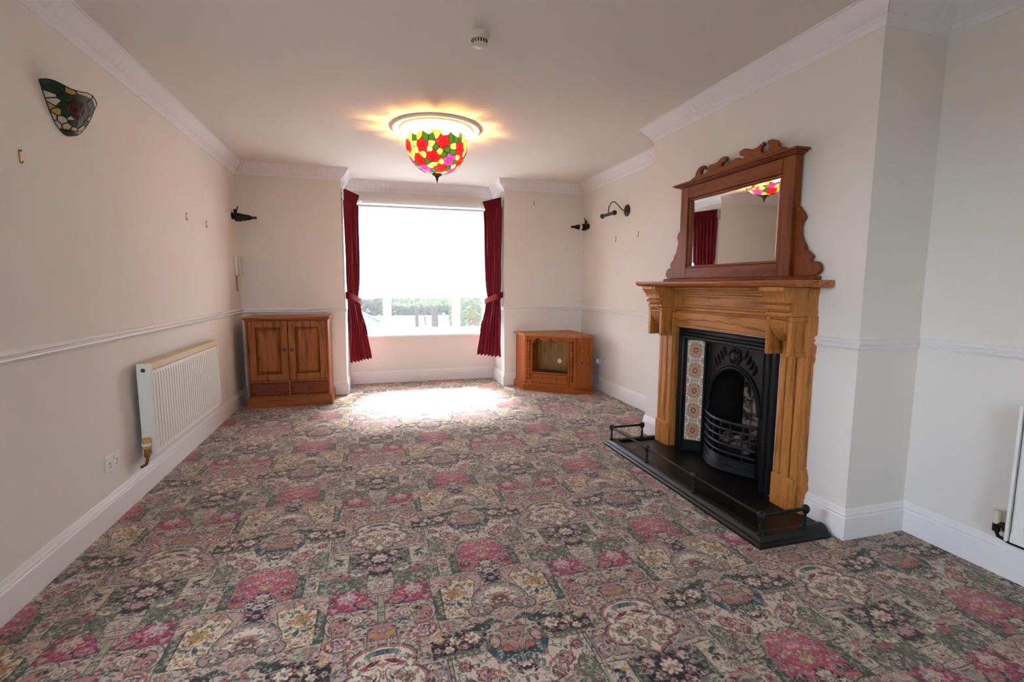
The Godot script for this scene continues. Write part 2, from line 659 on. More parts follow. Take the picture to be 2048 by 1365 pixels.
func _span(x0: float, x1: float, y: int, c: Color) -> void:
	var a := maxi(0, int(round(x0)))
	var b := mini(512, int(round(x1)))
	if b > a:
		cv.fill_rect(Rect2i(a, posmod(y, 1024), b - a, 1), c)

# filled outline; points in millimetres of the half repeat (across 0..467, along 0..940)
func cpoly(p: Array, c: Color) -> void:
	var lo := 1e9
	var hi := -1e9
	var q := []
	for e in p:
		q.append(Vector2(e.x * KX, e.y * KY))
		lo = minf(lo, e.y * KY); hi = maxf(hi, e.y * KY)
	for y in range(int(floor(lo)), int(ceil(hi)) + 1):
		var xs := []
		var yy := y + 0.5
		for i in q.size():
			var a: Vector2 = q[i]
			var b: Vector2 = q[(i + 1) % q.size()]
			if (a.y <= yy) != (b.y <= yy):
				xs.append(a.x + (b.x - a.x) * (yy - a.y) / (b.y - a.y))
		xs.sort()
		for k in range(0, xs.size() - 1, 2):
			_span(xs[k], xs[k + 1], y, c)

func cell(x: float, y: float, rx: float, ry: float, c: Color, rot := 0.0) -> void:
	var p := []
	for k in 20:
		var a := TAU * k / 20
		p.append(Vector2(x, y) + Vector2(cos(a) * rx, sin(a) * ry).rotated(rot))
	cpoly(p, c)

func cline(p: Array, w: float, c: Color) -> void:
	for i in p.size() - 1:
		var a: Vector2 = p[i]
		var b: Vector2 = p[i + 1]
		var n := (b - a).orthogonal().normalized() * w * 0.5
		cpoly([a + n, b + n, b - n, a - n], c)
		cell(b.x, b.y, w * 0.5, w * 0.5, c)

func cshape(p: Array, c: Color, edge: Color, w := 4.0) -> void:
	cpoly(p, c)
	var q := p.duplicate()
	q.append(p[0])
	cline(q, w, edge)

func cflower(x: float, y: float, r: float, n: int, petal: Color, core: Color, edge = null, tw := 0.0) -> void:
	var p := []
	for k in n * 6:
		var a := TAU * k / (n * 6.0) + tw
		var rr := r * (0.68 + 0.32 * absf(cos((a - tw) * n / 2.0)))
		p.append(Vector2(x + cos(a) * rr, y + sin(a) * rr))
	if edge != null:
		cshape(p, petal, edge, 3.0)
	else:
		cpoly(p, petal)
	cell(x, y, r * 0.3, r * 0.3, core)

func cscroll(x: float, y: float, r: float, turns: float, dir: float, a0: float, w: float, c: Color) -> void:
	var p := []
	for k in 25:
		var t := k / 24.0
		var a := a0 + dir * t * TAU * turns
		p.append(Vector2(x + cos(a) * r * (1.0 - 0.8 * t), y + sin(a) * r * (1.0 - 0.8 * t)))
	cline(p, w, c)

func cleaf(x: float, y: float, l: float, w: float, rot: float, c: Color, vein = null) -> void:
	var p := []
	for k in 9:
		var t := k / 8.0
		p.append(Vector2(x, y) + Vector2((t - 0.5) * l, -sin(PI * t) * w * 0.5).rotated(rot))
	for k in range(7, 0, -1):
		var t := k / 8.0
		p.append(Vector2(x, y) + Vector2((t - 0.5) * l, sin(PI * t) * w * 0.5).rotated(rot))
	cpoly(p, c)
	if vein != null:
		cline([Vector2(x, y) + Vector2(-l * 0.4, 0).rotated(rot), Vector2(x, y) + Vector2(l * 0.4, 0).rotated(rot)], 2.5, vein)

func V(a: Array) -> Array:
	var o := []
	for i in range(0, a.size(), 2):
		o.append(Vector2(a[i], a[i + 1]))
	return o

func carpet_material() -> StandardMaterial3D:
	cv = Image.create_empty(512, 1024, false, Image.FORMAT_RGB8)
	var cream := rgb(218, 194, 168); var beige := rgb(196, 173, 148); var khaki := rgb(166, 150, 118); var olive := rgb(104, 102, 78); var moss := rgb(76, 82, 64)
	var dkgreen := rgb(46, 52, 42); var teal := rgb(48, 74, 78); var greyblue := rgb(104, 110, 108); var lilac := rgb(178, 146, 142); var pink := rgb(203, 140, 132)
	var rose := rgb(182, 62, 84); var mag := rgb(166, 40, 78); var salmon := rgb(192, 140, 126); var coral := rgb(188, 92, 72); var burg := rgb(92, 26, 36)
	var black := rgb(36, 22, 23); var brown := rgb(104, 66, 54); var mustard := rgb(198, 138, 52); var line := rgb(64, 50, 46); var pale := rgb(226, 198, 170)
	cv.fill(beige.lerp(salmon, 0.25))
	var r := RandomNumberGenerator.new()
	r.seed = 42
	var pal := [olive, moss, salmon, burg, khaki, cream, pink, dkgreen, beige, brown, lilac]
	for i in 330:
		cleaf(r.randf() * 467, r.randf() * 940, 14 + r.randf() * 26, 7 + r.randf() * 9, r.randf() * TAU, pal[r.randi() % pal.size()], line if r.randf() < 0.4 else null)
	for i in 60:
		cscroll(r.randf() * 467, r.randf() * 940, 9 + r.randf() * 12, 1.1, 1.0 if r.randf() < 0.5 else -1.0, r.randf() * TAU, 3.0, [line, burg, moss, pale][r.randi() % 4])
	# --- upper band: cream panel of roses, lilac square
	cshape(V([226, 352, 470, 336, 470, 560, 226, 470]), cream.lerp(salmon, 0.12), line)
	for e in [[327, 446, 34], [268, 398, 24], [398, 392, 26], [372, 500, 24], [300, 500, 20]]:
		cflower(e[0], e[1], e[2], 6, pink, coral, burg, r.randf())
		cscroll(e[0], e[1], e[2] * 0.8, 1.3, 1, r.randf() * TAU, 3.5, burg)
	for i in 16:
		cleaf(235 + r.randf() * 220, 365 + r.randf() * 140, 26, 11, r.randf() * TAU, [teal, olive, moss, burg, coral][r.randi() % 5])
	cell(455, 430, 38, 33, line); cell(455, 430, 34, 29, black)
	cflower(462, 424, 26, 7, pale, salmon); cflower(430, 440, 11, 5, lilac, burg)
	cshape(V([80, 350, 213, 350, 213, 486, 80, 490]), lilac, line)
	for i in 22:
		cflower(92 + r.randf() * 112, 362 + r.randf() * 116, 5 + r.randf() * 8, 5, [coral, pink, mustard, teal, burg, pale][r.randi() % 6], line)
	cline(V([205, 356, 205, 480, 90, 484]), 4, rgb(120, 92, 98))
	# --- dark floral band
	cshape(V([165, 252, 200, 232, 250, 226, 330, 216, 372, 236, 362, 300, 318, 326, 250, 322, 168, 340]), black.lerp(burg, 0.25), line)
	cflower(316, 266, 33, 7, pale, salmon, burg, 0.3); cflower(196, 246, 19, 6, rgb(212, 178, 110), coral); cflower(253, 268, 24, 5, pale, mustard, burg)
	cflower(226, 305, 19, 6, cream, coral); cflower(282, 303, 16, 5, lilac, burg); cflower(186, 300, 14, 5, khaki, burg); cflower(348, 250, 15, 5, pink, burg)
	for i in 14:
		cleaf(170 + r.randf() * 190, 236 + r.randf() * 90, 18, 8, r.randf() * TAU, [moss, burg, coral, olive][r.randi() % 4])
	for k in 5:
		cline(V([176 + k * 26, 232 - k * 4, 205 + k * 26, 212 - k * 3, 240 + k * 26, 216 - k * 5]), 7, [coral, burg, rose, salmon, burg][k])
	cshape(V([175, 330, 330, 322, 330, 350, 175, 352]), olive, line, 3)
	for k in 7:
		cell(190 + k * 21, 340, 6, 5, khaki)
	# --- scalloped medallion on the axis
	var sc := V([-5, 214, 34, 216, 68, 228, 98, 248, 116, 278, 112, 312, 106, 336, 128, 352, 146, 384, 146, 414, 130, 440, 100, 454, 68, 458, 64, 482, 38, 496, 14, 510, 0, 528, -5, 528])
	cshape(sc, rgb(176, 98, 86), line, 6)
	var inn := []
	for e in sc:
		inn.append(Vector2(e.x * 0.91 - (2 if e.x < 0 else 0), 366 + (e.y - 366) * 0.91))
	cshape(inn, pale, rgb(176, 120, 100), 3)
	cell(0, 262, 62, 24, teal); cell(40, 258, 22, 13, greyblue, 0.5); cell(4, 276, 40, 13, pale); cleaf(34, 300, 66, 20, 0.4, burg, coral); cleaf(60, 318, 44, 14, -0.3, rose)
	cleaf(0, 312, 30, 22, PI / 2, mustard, coral); cscroll(82, 288, 18, 1.2, 1, 0, 5, rgb(120, 92, 98))
	cflower(0, 420, 25, 7, rgb(176, 158, 96), rgb(150, 110, 116), moss); cflower(78, 388, 26, 7, rgb(186, 166, 104), rgb(140, 100, 110), moss, 0.5); cflower(40, 452, 15, 5, rgb(176, 158, 106), pink, moss)
	cleaf(22, 480, 34, 18, 1.3, khaki, moss); cleaf(46, 356, 40, 14, 2.4, olive, moss); cleaf(104, 424, 36, 14, 0.9, pink, coral); cleaf(28, 372, 30, 10, 1.0, burg); cleaf(110, 366, 26, 12, 2, coral); cleaf(0, 366, 28, 10, PI / 2, coral)
	# --- dark panel with pale flowers
	cshape(V([-5, 528, 20, 516, 60, 512, 102, 511, 102, 622, 92, 652, 48, 706, -5, 726]), rgb(44, 18, 22), line)
	cflower(4, 580, 36, 8, pale, salmon, rgb(150, 100, 90), 0.2); cflower(66, 546, 23, 6, rgb(204, 176, 164), lilac); cflower(56, 606, 20, 6, rgb(208, 166, 152), burg); cflower(86, 582, 13, 5, lilac, burg)
	cflower(0, 668, 30, 7, rgb(200, 142, 144), khaki, burg, 0.3); cflower(42, 656, 15, 5, cream, burg); cflower(88, 634, 12, 5, cream, burg); cflower(26, 634, 12, 5, pink, burg)
	for i in 10:
		cleaf(10 + r.randf() * 80, 525 + r.randf() * 130, 16, 6, r.randf() * TAU, [burg, moss, rose][r.randi() % 3])
	# --- green column and bird panel
	cshape(V([102, 511, 136, 510, 136, 650, 102, 640]), moss, line, 3)
	for k in 9:
		cleaf(119 + (k % 2) * 8 - 4, 522 + k * 14, 20, 8, 0.7 if k % 2 == 0 else 2.4, [olive, khaki, dkgreen][k % 3])
	cshape(V([136, 509, 231, 505, 231, 632, 200, 660, 136, 650]), cream.lerp(khaki, 0.25), line)
	cell(196, 570, 38, 54, khaki, 0.3); cell(186, 570, 34, 46, cream.lerp(khaki, 0.2), 0.3)
	cleaf(176, 566, 56, 26, 0.9, teal, black); cleaf(190, 548, 44, 16, 0.2, black); cell(166, 592, 13, 12, burg); cleaf(190, 590, 40, 14, 1.6, dkgreen); cell(160, 548, 9, 9, mustard); cell(214, 622, 22, 14, khaki, 0.6)
	cscroll(206, 640, 20, 1.3, -1, 0, 5, rgb(120, 92, 98))
	# --- green block, oval, small square
	cshape(V([231, 470, 246, 454, 274, 452, 292, 468, 302, 520, 302, 632, 232, 632]), olive, line)
	for k in 8:
		cscroll(246 + (k % 3) * 20, 474 + k * 19, 10, 1.2, 1, k, 3, khaki)
	cflower(256, 560, 10, 5, pink, burg); cflower(250, 608, 12, 5, cream, burg)
	cell(327, 562, 48, 36, line); cell(327, 562, 44, 32, khaki.lerp(cream, 0.25)); cleaf(312, 556, 36, 15, 0.5, moss, khaki); cleaf(342, 566, 36, 13, -0.4, olive, moss); cell(326, 580, 9, 7, coral)
	cshape(V([252, 652, 311, 650, 309, 776, 252, 770]), cream.lerp(khaki, 0.3), line)
	cflower(281, 712, 18, 6, rose, burg, moss); cleaf(284, 676, 40, 13, 0.2, olive, moss); cleaf(268, 746, 30, 10, 1.2, moss); cleaf(296, 748, 26, 9, 2, khaki)
	cell(226, 664, 28, 22, khaki.lerp(cream, 0.5), 0.4); cscroll(226, 664, 22, 1.4, 1, 0, 4, rgb(140, 110, 76)); cell(214, 652, 9, 8, mag); cell(236, 690, 20, 12, khaki); cscroll(232, 712, 16, 1.3, -1, 1, 4, rgb(150, 118, 76))
	cshape(V([311, 632, 343, 626, 343, 792, 310, 796]), moss, line, 3)
	for k in 11:
		cleaf(327 + (k % 2) * 8 - 4, 642 + k * 14, 18, 8, 0.7 if k % 2 == 0 else 2.4, [olive, dkgreen, greyblue][k % 3])
	# --- red fan
	var fan := V([343, 786, 343, 622, 358, 604, 364, 574, 380, 546, 408, 530, 440, 528, 462, 540, 472, 552, 472, 760, 420, 800])
	cshape(fan, rgb(150, 136, 100), line, 5)
	cpoly(V([350, 780, 350, 628, 366, 610, 374, 580, 390, 556, 414, 542, 440, 540, 460, 552, 472, 560, 472, 760, 415, 790]), rose)
	cpoly(V([384, 640, 400, 580, 436, 560, 472, 590, 472, 640, 440, 660]), rgb(196, 84, 100))
	for e in [[420, 600, 28, 0.6], [440, 576, 24, 0.2], [398, 650, 26, 1.2], [376, 700, 24, 1.4], [400, 700, 26, 0.4], [448, 620, 20, 1.0], [430, 640, 22, 0.1]]:
		cleaf(e[0], e[1], e[2], 12, e[3], rgb(222, 160, 152))
	cline(V([384, 560, 374, 600, 380, 630, 372, 660, 366, 690]), 6, rgb(160, 146, 112)); cline(V([366, 690, 384, 716, 404, 740, 410, 770]), 8, rgb(124, 104, 88))
	cell(374, 742, 26, 18, burg); cscroll(372, 742, 16, 1.3, 1, 0, 4, rgb(150, 80, 84)); cpoly(V([352, 764, 400, 764, 396, 786, 352, 784]), coral)
	cflower(467, 668, 34, 8, rgb(216, 178, 112), coral, rgb(150, 96, 60))
	# --- black flower cluster under the fan
	cshape(V([472, 722, 448, 720, 436, 744, 420, 760, 404, 790, 420, 820, 412, 846, 440, 870, 434, 892, 472, 900]), black, line)
	cflower(467, 752, 30, 7, rgb(204, 178, 160), khaki); cflower(426, 792, 21, 6, rgb(190, 160, 156), burg); cflower(462, 812, 22, 6, rgb(192, 164, 160), burg); cflower(440, 846, 16, 5, rgb(194, 150, 148), burg); cflower(467, 870, 16, 5, pink, burg)
	# --- leaf scroll and olive band
	cshape(V([50, 706, 140, 690, 250, 700, 252, 800, 90, 812, 54, 800, 54, 745]), olive, line, 3)
	for i in 34:
		cleaf(60 + r.randf() * 186, 710 + r.randf() * 88, 18, 8, r.randf() * TAU, [moss, khaki, dkgreen, beige, lilac][r.randi() % 5])
	cell(150, 706, 24, 16, rose); cflower(132, 760, 15, 6, lilac, burg, line); cflower(196, 742, 15, 6, pink, burg, line); cflower(222, 780, 13, 5, greyblue, line)
	cell(92, 676, 50, 34, line, -0.35); cell(92, 676, 46, 30, rgb(186, 168, 132), -0.35); cleaf(84, 672, 70, 17, -0.35, olive, moss); cell(76, 656, 20, 9, greyblue, -0.3); cell(104, 690, 30, 9, pale, -0.3); cell(132, 664, 9, 8, line)
	# --- shell square
	cshape(V([-5, 746, 55, 746, 55, 846, -5, 850]), beige.lerp(pink, 0.2), line)
	cell(0, 772, 17, 14, rgb(120, 92, 98)); cell(0, 775, 12, 10, cream)
	for k in 7:
		var a := 0.2 + k * 0.22
		cleaf(sin(a) * 30, 796 + cos(a) * 26, 34, 11, PI / 2 - a, pale, line)
	cell(0, 796, 8, 14, salmon)
	# --- pink panel
	cshape(V([82, 810, 190, 808, 203, 934, 150, 950, 18, 926, 54, 852]), mag, line)
	cflower(132, 852, 42, 8, rgb(216, 158, 150), coral, rgb(176, 110, 112)); cflower(132, 852, 24, 6, rgb(206, 170, 158), greyblue); cell(60, 900, 16, 10, khaki); cleaf(84, 918, 44, 13, 0.2, lilac, burg); cell(178, 916, 13, 12, salmon); cell(186, 850, 10, 26, brown, 0.2)
	cline(V([46, 934, 70, 938, 92, 924, 106, 896]), 9, dkgreen); cell(176, 900, 8, 8, rgb(100, 50, 80))
	# --- salmon ground, yellow flower square
	cshape(V([200, 806, 300, 796, 420, 832, 432, 900, 372, 960, 360, 1082, 236, 1086, 203, 940]), salmon.lerp(beige, 0.35), line, 3)
	for i in 20:
		cleaf(205 + r.randf() * 160, 812 + r.randf() * 80, 18, 9, r.randf() * TAU, [pink, coral, olive, burg, lilac][r.randi() % 5])
	cshape(V([203, 940, 242, 890, 242, 1092, 204, 1080]), moss, line, 3)
	for k in 9:
		cell(224 + (k % 2) * 6, 924 + k * 17, 8, 7, [olive, khaki, lilac, salmon][k % 4])
	cshape(V([240, 890, 286, 880, 296, 838, 326, 816, 356, 826, 376, 858, 390, 872, 366, 986, 358, 1098, 236, 1082]), rgb(224, 192, 150), line)
	cell(338, 844, 34, 16, rgb(206, 138, 112), 0.3); cell(336, 850, 20, 9, khaki, 0.3); cleaf(286, 872, 20, 10, 1, teal); cleaf(340, 886, 34, 13, -0.6, greyblue, dkgreen); cleaf(318, 888, 18, 9, 1, moss); cleaf(368, 898, 20, 9, 0.6, mustard)
	cflower(293, 936, 34, 9, mustard, rgb(120, 124, 110), rgb(160, 100, 40)); cleaf(340, 944, 28, 10, -0.5, rgb(110, 80, 92)); cleaf(334, 984, 42, 20, 0.9, greyblue, moss); cleaf(254, 966, 26, 13, 1.2, khaki, moss)
	cleaf(266, 1002, 46, 19, 0.3, teal); cleaf(304, 1010, 42, 20, 1.2, teal); cell(286, 1026, 7, 11, rgb(130, 110, 110)); cleaf(324, 1048, 20, 12, 0.8, olive, moss); cleaf(260, 1048, 34, 13, 0.8, rgb(196, 162, 92)); cell(296, 1062, 12, 9, pink)
	cline(V([238, 892, 238, 1082]), 5, dkgreen)
	# --- arched medallion
	var ar := V([472, 900, 436, 908, 404, 922, 382, 946, 366, 966, 354, 994, 350, 1024, 366, 1062, 420, 1074, 472, 1066])
	cshape(ar, rgb(112, 104, 100), line, 5)
	cpoly(V([472, 910, 440, 916, 410, 930, 390, 952, 374, 972, 364, 996, 360, 1024, 372, 1056, 420, 1066, 472, 1058]), rgb(196, 150, 124))
	cshape(V([472, 930, 444, 936, 422, 950, 412, 970, 392, 980, 384, 1004, 392, 1030, 430, 1050, 472, 1054]), pale, rgb(150, 128, 116), 3)
	for k in 9:
		var q2: Vector2 = [Vector2(460, 920), Vector2(440, 922), Vector2(420, 932), Vector2(402, 946), Vector2(390, 962), Vector2(376, 978), Vector2(368, 998), Vector2(366, 1018), Vector2(374, 1040)][k]
		cell(q2.x, q2.y, 8, 7, [rgb(150, 128, 130), rgb(96, 104, 104)][k % 2])
	cell(467, 1016, 46, 44, rgb(190, 142, 112)); cflower(467, 1024, 38, 9, brown, rgb(70, 50, 60), rgb(150, 92, 70)); cell(467, 1028, 16, 18, rgb(78, 54, 64)); cell(464, 1016, 6, 6, lilac)
	cleaf(410, 1000, 34, 13, 0.2, greyblue, line); cscroll(440, 1066, 18, 1.2, -1, 0, 6, brown)
	cell(378, 1066, 52, 40, line); cell(378, 1066, 47, 35, rgb(170, 134, 122)); cscroll(388, 1066, 30, 1.5, 1, 0.4, 8, rgb(96, 70, 70)); cflower(364, 1048, 15, 6, lilac, burg); cell(380, 1080, 10, 8, pale); cell(404, 1062, 9, 8, salmon)
	# --- scrolling arc and rose oval
	cell(151, 1006, 58, 74, line); cell(151, 1006, 54, 70, cream.lerp(khaki, 0.35)); cell(153, 1018, 40, 56, line); cell(153, 1020, 37, 53, salmon.lerp(coral, 0.35))
	cell(140, 984, 24, 9, black, 0.2); cflower(168, 1030, 18, 6, pink, burg, line); cscroll(134, 1030, 20, 1.4, 1, 0, 6, lilac); cleaf(150, 1052, 40, 12, 0.2, brown)
	cell(94, 1000, 32, 30, rgb(160, 118, 108)); cscroll(94, 1000, 26, 1.6, -1, 0, 6, pale); cscroll(56, 1012, 26, 1.5, 1, 0, 6, rgb(120, 88, 84)); cell(62, 1046, 22, 12, teal)
	for e in [[44, 980, 30, 0.5], [30, 1020, 26, 1.3], [80, 960, 26, 0.2], [112, 1056, 34, 2.4], [84, 1062, 30, 0.3]]:
		cleaf(e[0], e[1], e[2], 11, e[3], [mag, pink, olive, burg, moss][int(e[1]) % 5])
	cell(151, 1114, 52, 44, coral); cell(151, 1114, 46, 40, line); cell(151, 1114, 42, 36, rgb(214, 178, 158)); cflower(153, 1112, 24, 6, rgb(190, 158, 160), greyblue, burg); cell(120, 1132, 14, 10, coral); cell(182, 1098, 12, 10, coral); cleaf(122, 1092, 26, 11, 2.4, burg); cleaf(184, 1132, 24, 9, 0.7, burg)
	cshape(V([206, 1086, 300, 1092, 330, 1130, 290, 1160, 212, 1152]), beige.lerp(khaki, 0.3), line, 3)
	cflower(246, 1118, 20, 6, salmon, mustard, brown); cleaf(284, 1124, 36, 14, 0.2, rgb(170, 150, 130), line)
	# --- stalk and pink-yellow panel
	cshape(V([-5, 862, 12, 866, 14, 1044, -5, 1050]), khaki, line, 3)
	cell(0, 1046, 30, 16, moss); cflower(0, 1048, 15, 6, salmon, burg)
	cshape(V([-5, 1040, 50, 1042, 52, 1128, -5, 1128]), rgb(176, 112, 108), rgb(70, 62, 82))
	cell(30, 1100, 15, 15, mustard); cell(14, 1076, 12, 10, pink); cell(40, 1068, 8, 8, burg); cleaf(0, 1112, 26, 12, 0, mustard)
	cshape(V([54, 1096, 104, 1084, 110, 1150, 54, 1140]), beige, line, 3); cell(70, 1110, 10, 9, burg); cell(92, 1128, 10, 10, coral)
	# --- teal medallion below the arch
	cell(467, 1272, 114, 92, line); cell(467, 1272, 109, 87, rgb(96, 106, 100)); cell(467, 1240, 90, 50, rgb(176, 128, 108))
	for i in 16:
		cleaf(380 + r.randf() * 86, 1200 + r.randf() * 70, 22, 10, r.randf() * TAU, [rose, moss, greyblue, salmon, khaki, lilac][r.randi() % 6])
	cell(467, 1330, 84, 26, teal); cell(430, 1320, 34, 14, dkgreen, 0.4); cell(372, 1290, 10, 34, teal); cell(392, 1316, 18, 16, rgb(70, 90, 94))
	for k in 6:
		cleaf(467 - 8 - k * 9, 1286 + k * 1.5, 46 - k * 2, 14, -PI / 2 - 0.16 * k, [coral, rgb(206, 116, 92)][k % 2], rgb(150, 66, 54))
	cell(390, 1250, 22, 34, line, 0.2); cell(390, 1250, 18, 30, rgb(204, 142, 118), 0.2); cell(390, 1258, 9, 14, salmon)
	cell(364, 1160, 32, 20, dkgreen, 0.4); cleaf(390, 1140, 60, 26, -0.4, moss, dkgreen); cleaf(352, 1180, 50, 22, 1.2, dkgreen, moss); cscroll(404, 1136, 20, 1.2, 1, 0, 6, dkgreen)
	cleaf(430, 1150, 40, 18, 0.3, teal, dkgreen); cell(456, 1120, 18, 10, salmon); cflower(440, 1176, 14, 5, coral, burg)
	# fine ornament woven over every panel
	for i in 1500:
		var x := r.randf() * 467
		var y := r.randf() * 940
		var c0 := cv.get_pixel(clampi(int(x * KX), 0, 511), int(y * KY) & 1023)
		var lt := c0.get_luminance() > 0.45
		var light := [pale, cream, pink, khaki, lilac, rgb(206, 166, 150), rgb(170, 160, 140)]
		var dark := [olive, moss, burg, brown, teal, rose, coral, line, rgb(150, 90, 90), rgb(120, 104, 96)]
		var c1: Color = dark[r.randi() % dark.size()] if lt else light[r.randi() % light.size()]
		c1 = c1.lerp(c0, 0.25)
		var kind := r.randi() % 5
		if kind < 2:
			cleaf(x, y, 9 + r.randf() * 16, 4 + r.randf() * 6, r.randf() * TAU, c1)
		elif kind == 2:
			cscroll(x, y, 6 + r.randf() * 9, 0.6 + r.randf() * 0.7, 1.0 if r.randf() < 0.5 else -1.0, r.randf() * TAU, 2.6, c1)
		elif kind == 3:
			cflower(x, y, 4 + r.randf() * 6, 5, c1, c0.lerp(mustard, 0.4))
		else:
			cell(x, y, 2.5 + r.randf() * 5, 2 + r.randf() * 3, c1, r.randf() * TAU)
	for i in 150:
		var x := r.randf() * 467
		var y := r.randf() * 940
		var p := []
		var a := r.randf() * TAU
		for k in 12:
			p.append(Vector2(x, y))
			a += r.randf_range(-0.2, 0.75) * (1.0 if i % 2 == 0 else -1.0)
			x += cos(a) * 6.5
			y += sin(a) * 6.5
		cline(p, 2.8, [line, burg, pale, moss, pale, khaki][i % 6])
	# tufts: jitter the edges, speckle the tone
	var full := Image.create_empty(1024, 1024, false, Image.FORMAT_RGB8)
	var src := cv.get_data()
	var dst := PackedByteArray()
	dst.resize(1024 * 1024 * 3)
	var lcg := 12345
	for y in 1024:
		for x in 512:
			lcg = (lcg * 1103515245 + 12345) & 0x7fffffff
			var jx := ((lcg >> 8) % 5) - 2
			var jy := ((lcg >> 12) % 5) - 2
			var sx := clampi(x + jx, 0, 511)
			var sy := (y + jy) & 1023
			var si := (sy * 512 + sx) * 3
			var g := 0.80 + ((lcg >> 16) % 64) * 0.0048
			var a := (y * 1024 + x) * 3
			var b := (y * 1024 + 1023 - x) * 3
			var lum := (src[si] + src[si + 1] + src[si + 2]) / 3.0
			for ch in 3:
				var val := mini(255, int(lerpf(src[si + ch], lum, 0.12) * g))
				dst[a + ch] = val
				dst[b + ch] = val
	full.set_data(1024, 1024, false, Image.FORMAT_RGB8, dst)
	var m := mat(rgb(236, 242, 238), 0.95, 0.2)
	m.albedo_texture = ImageTexture.create_from_image(full)
	m.heightmap_enabled = true
	var nt := noise_tex(0.11, 2, [], 512, 77)
	m.heightmap_texture = nt
	m.heightmap_scale = 0.35
	m.rim_enabled = true
	m.rim = 0.45
	m.rim_tint = 0.3
	return m

# ---------------------------------------------------------------- window bay
func window_bay() -> void:
	var w := Node3D.new()
	w.name = "window_1"
	add_child(w)
	w.set_meta("kind", "structure")
	tag(w, "white framed three-light window in the bay with a deep sill", "window")
	var z0 := ZW - 0.20
	var z1 := ZW - 0.13
	var f := MB.new()
	f.box(Vector3(-0.25, 0.632, z0), Vector3(1.55, 0.70, z1), 0.006)
	f.box(Vector3(-0.25, 2.22, z0), Vector3(1.55, 2.29, z1), 0.006)
	f.box(Vector3(-0.25, 0.70, z0), Vector3(-0.185, 2.22, z1), 0.006)
	f.box(Vector3(1.485, 0.70, z0), Vector3(1.55, 2.22, z1), 0.006)
	part("window_frame", f, M.upvc, w)
	for x in [0.189, 1.112]:
		var m := MB.new()
		m.box(Vector3(x - 0.051, 0.70, z0), Vector3(x + 0.051, 2.22, z1 + 0.004), 0.008)
		part("mullion", m, M.upvc, w)
	for p in [[-0.185, 0.138], [0.240, 1.061], [1.163, 1.485]]:
		var g := MB.new()
		g.box(Vector3(p[0], 0.70, z0 + 0.032), Vector3(p[1], 2.22, z0 + 0.038))
		part("pane", g, M.glass, w, 0.0)
	var s := MB.new()
	s.box(Vector3(BL + 0.002, 0.596, ZW - 0.13), Vector3(BR - 0.002, 0.634, ZW + 0.055), 0.01)
	part("window_sill", s, M.gloss, w)

	# a second window, in the long wall beside the viewer
	var w2 := Node3D.new()
	w2.name = "window_2"
	add_child(w2)
	w2.set_meta("kind", "structure")
	tag(w2, "white framed side window in the long wall beside the viewer", "window")
	var f2 := MB.new()
	for e in [[0.75, 0.81, WA, WB], [2.04, 2.10, WA, WB], [0.81, 2.04, WA, WA + 0.06], [0.81, 2.04, WB - 0.06, WB], [0.81, 2.04, WM - 0.03, WM + 0.03]]:
		f2.box(Vector3(XL - 0.15, e[0], e[2]), Vector3(XL - 0.09, e[1], e[3]), 0.005)
	part("window_frame", f2, M.upvc, w2)
	for e in [[WA + 0.06, WM - 0.03], [WM + 0.03, WB - 0.06]]:
		var g2 := MB.new()
		g2.box(Vector3(XL - 0.123, 0.81, e[0]), Vector3(XL - 0.117, 2.04, e[1]))
		part("pane", g2, M.glass, w2, 0.0)

	# and one in the wall behind the viewer
	var w3 := Node3D.new()
	w3.name = "window_3"
	add_child(w3)
	w3.set_meta("kind", "structure")
	tag(w3, "white framed window in the wall behind the viewer", "window")
	var f3 := MB.new()
	for e in [[-1.2, 0.1, 0.75, 0.81], [-1.2, 0.1, 2.29, 2.35], [-1.2, -1.14, 0.81, 2.29], [0.04, 0.1, 0.81, 2.29], [-0.58, -0.52, 0.81, 2.29]]:
		f3.box(Vector3(e[0], e[2], ZB + 0.09), Vector3(e[1], e[3], ZB + 0.15), 0.005)
	part("window_frame", f3, M.upvc, w3)
	for e in [[-1.14, -0.58], [-0.52, 0.04]]:
		var g3 := MB.new()
		g3.box(Vector3(e[0], 0.81, ZB + 0.117), Vector3(e[1], 2.29, ZB + 0.123))
		part("pane", g3, M.glass, w3, 0.0)

	# roller blind
	var rb := thing("roller_blind", "white roller blind with a scalloped hem half drawn over the window", "blind", Vector3(0.65, 2.245, ZW + 0.05))
	var fb := MB.new()
	var hw := 0.885
	var n := 36
	for i in n:
		var xa := -hw + 2 * hw * i / n
		for k in 6:
			var p0 := xa + 2 * hw / n * k / 6.0
			var p1 := xa + 2 * hw / n * (k + 1) / 6.0
			var y0 := -1.123 - 0.016 * sin(PI * k / 6.0)
			var y1 := -1.123 - 0.016 * sin(PI * (k + 1) / 6.0)
			fb.quad(Vector3(p0, y0, 0.002), Vector3(p1, y1, 0.002), Vector3(p1, 0, 0.002), Vector3(p0, 0, 0.002))
	part("blind_fabric", fb, M.blind, rb, 0.0)
	var rt := MB.new()
	rt.tube([Vector3(-hw - 0.01, 0.012, -0.012), Vector3(hw + 0.01, 0.012, -0.012)], 0.018, 14)
	part("roller", rt, M.plastic, rb)
	for x in [-hw - 0.014, hw + 0.014]:
		var b := MB.new()
		b.box(Vector3(x - 0.003, -0.015, -0.048), Vector3(x + 0.003, 0.04, 0.012), 0.001)
		part("bracket", b, M.plastic, rb)

	# pelmet batten and track above
	var tr := thing("curtain_track", "white curtain track across the head of the bay window", "curtain track", Vector3(0.65, 2.335, ZW))
	var tb := MB.new()
	tb.box(Vector3(-0.76, -0.02, 0.001), Vector3(0.76, 0.03, 0.03), 0.004)
	part("batten", tb, M.gloss, tr)
	var rail := MB.new()
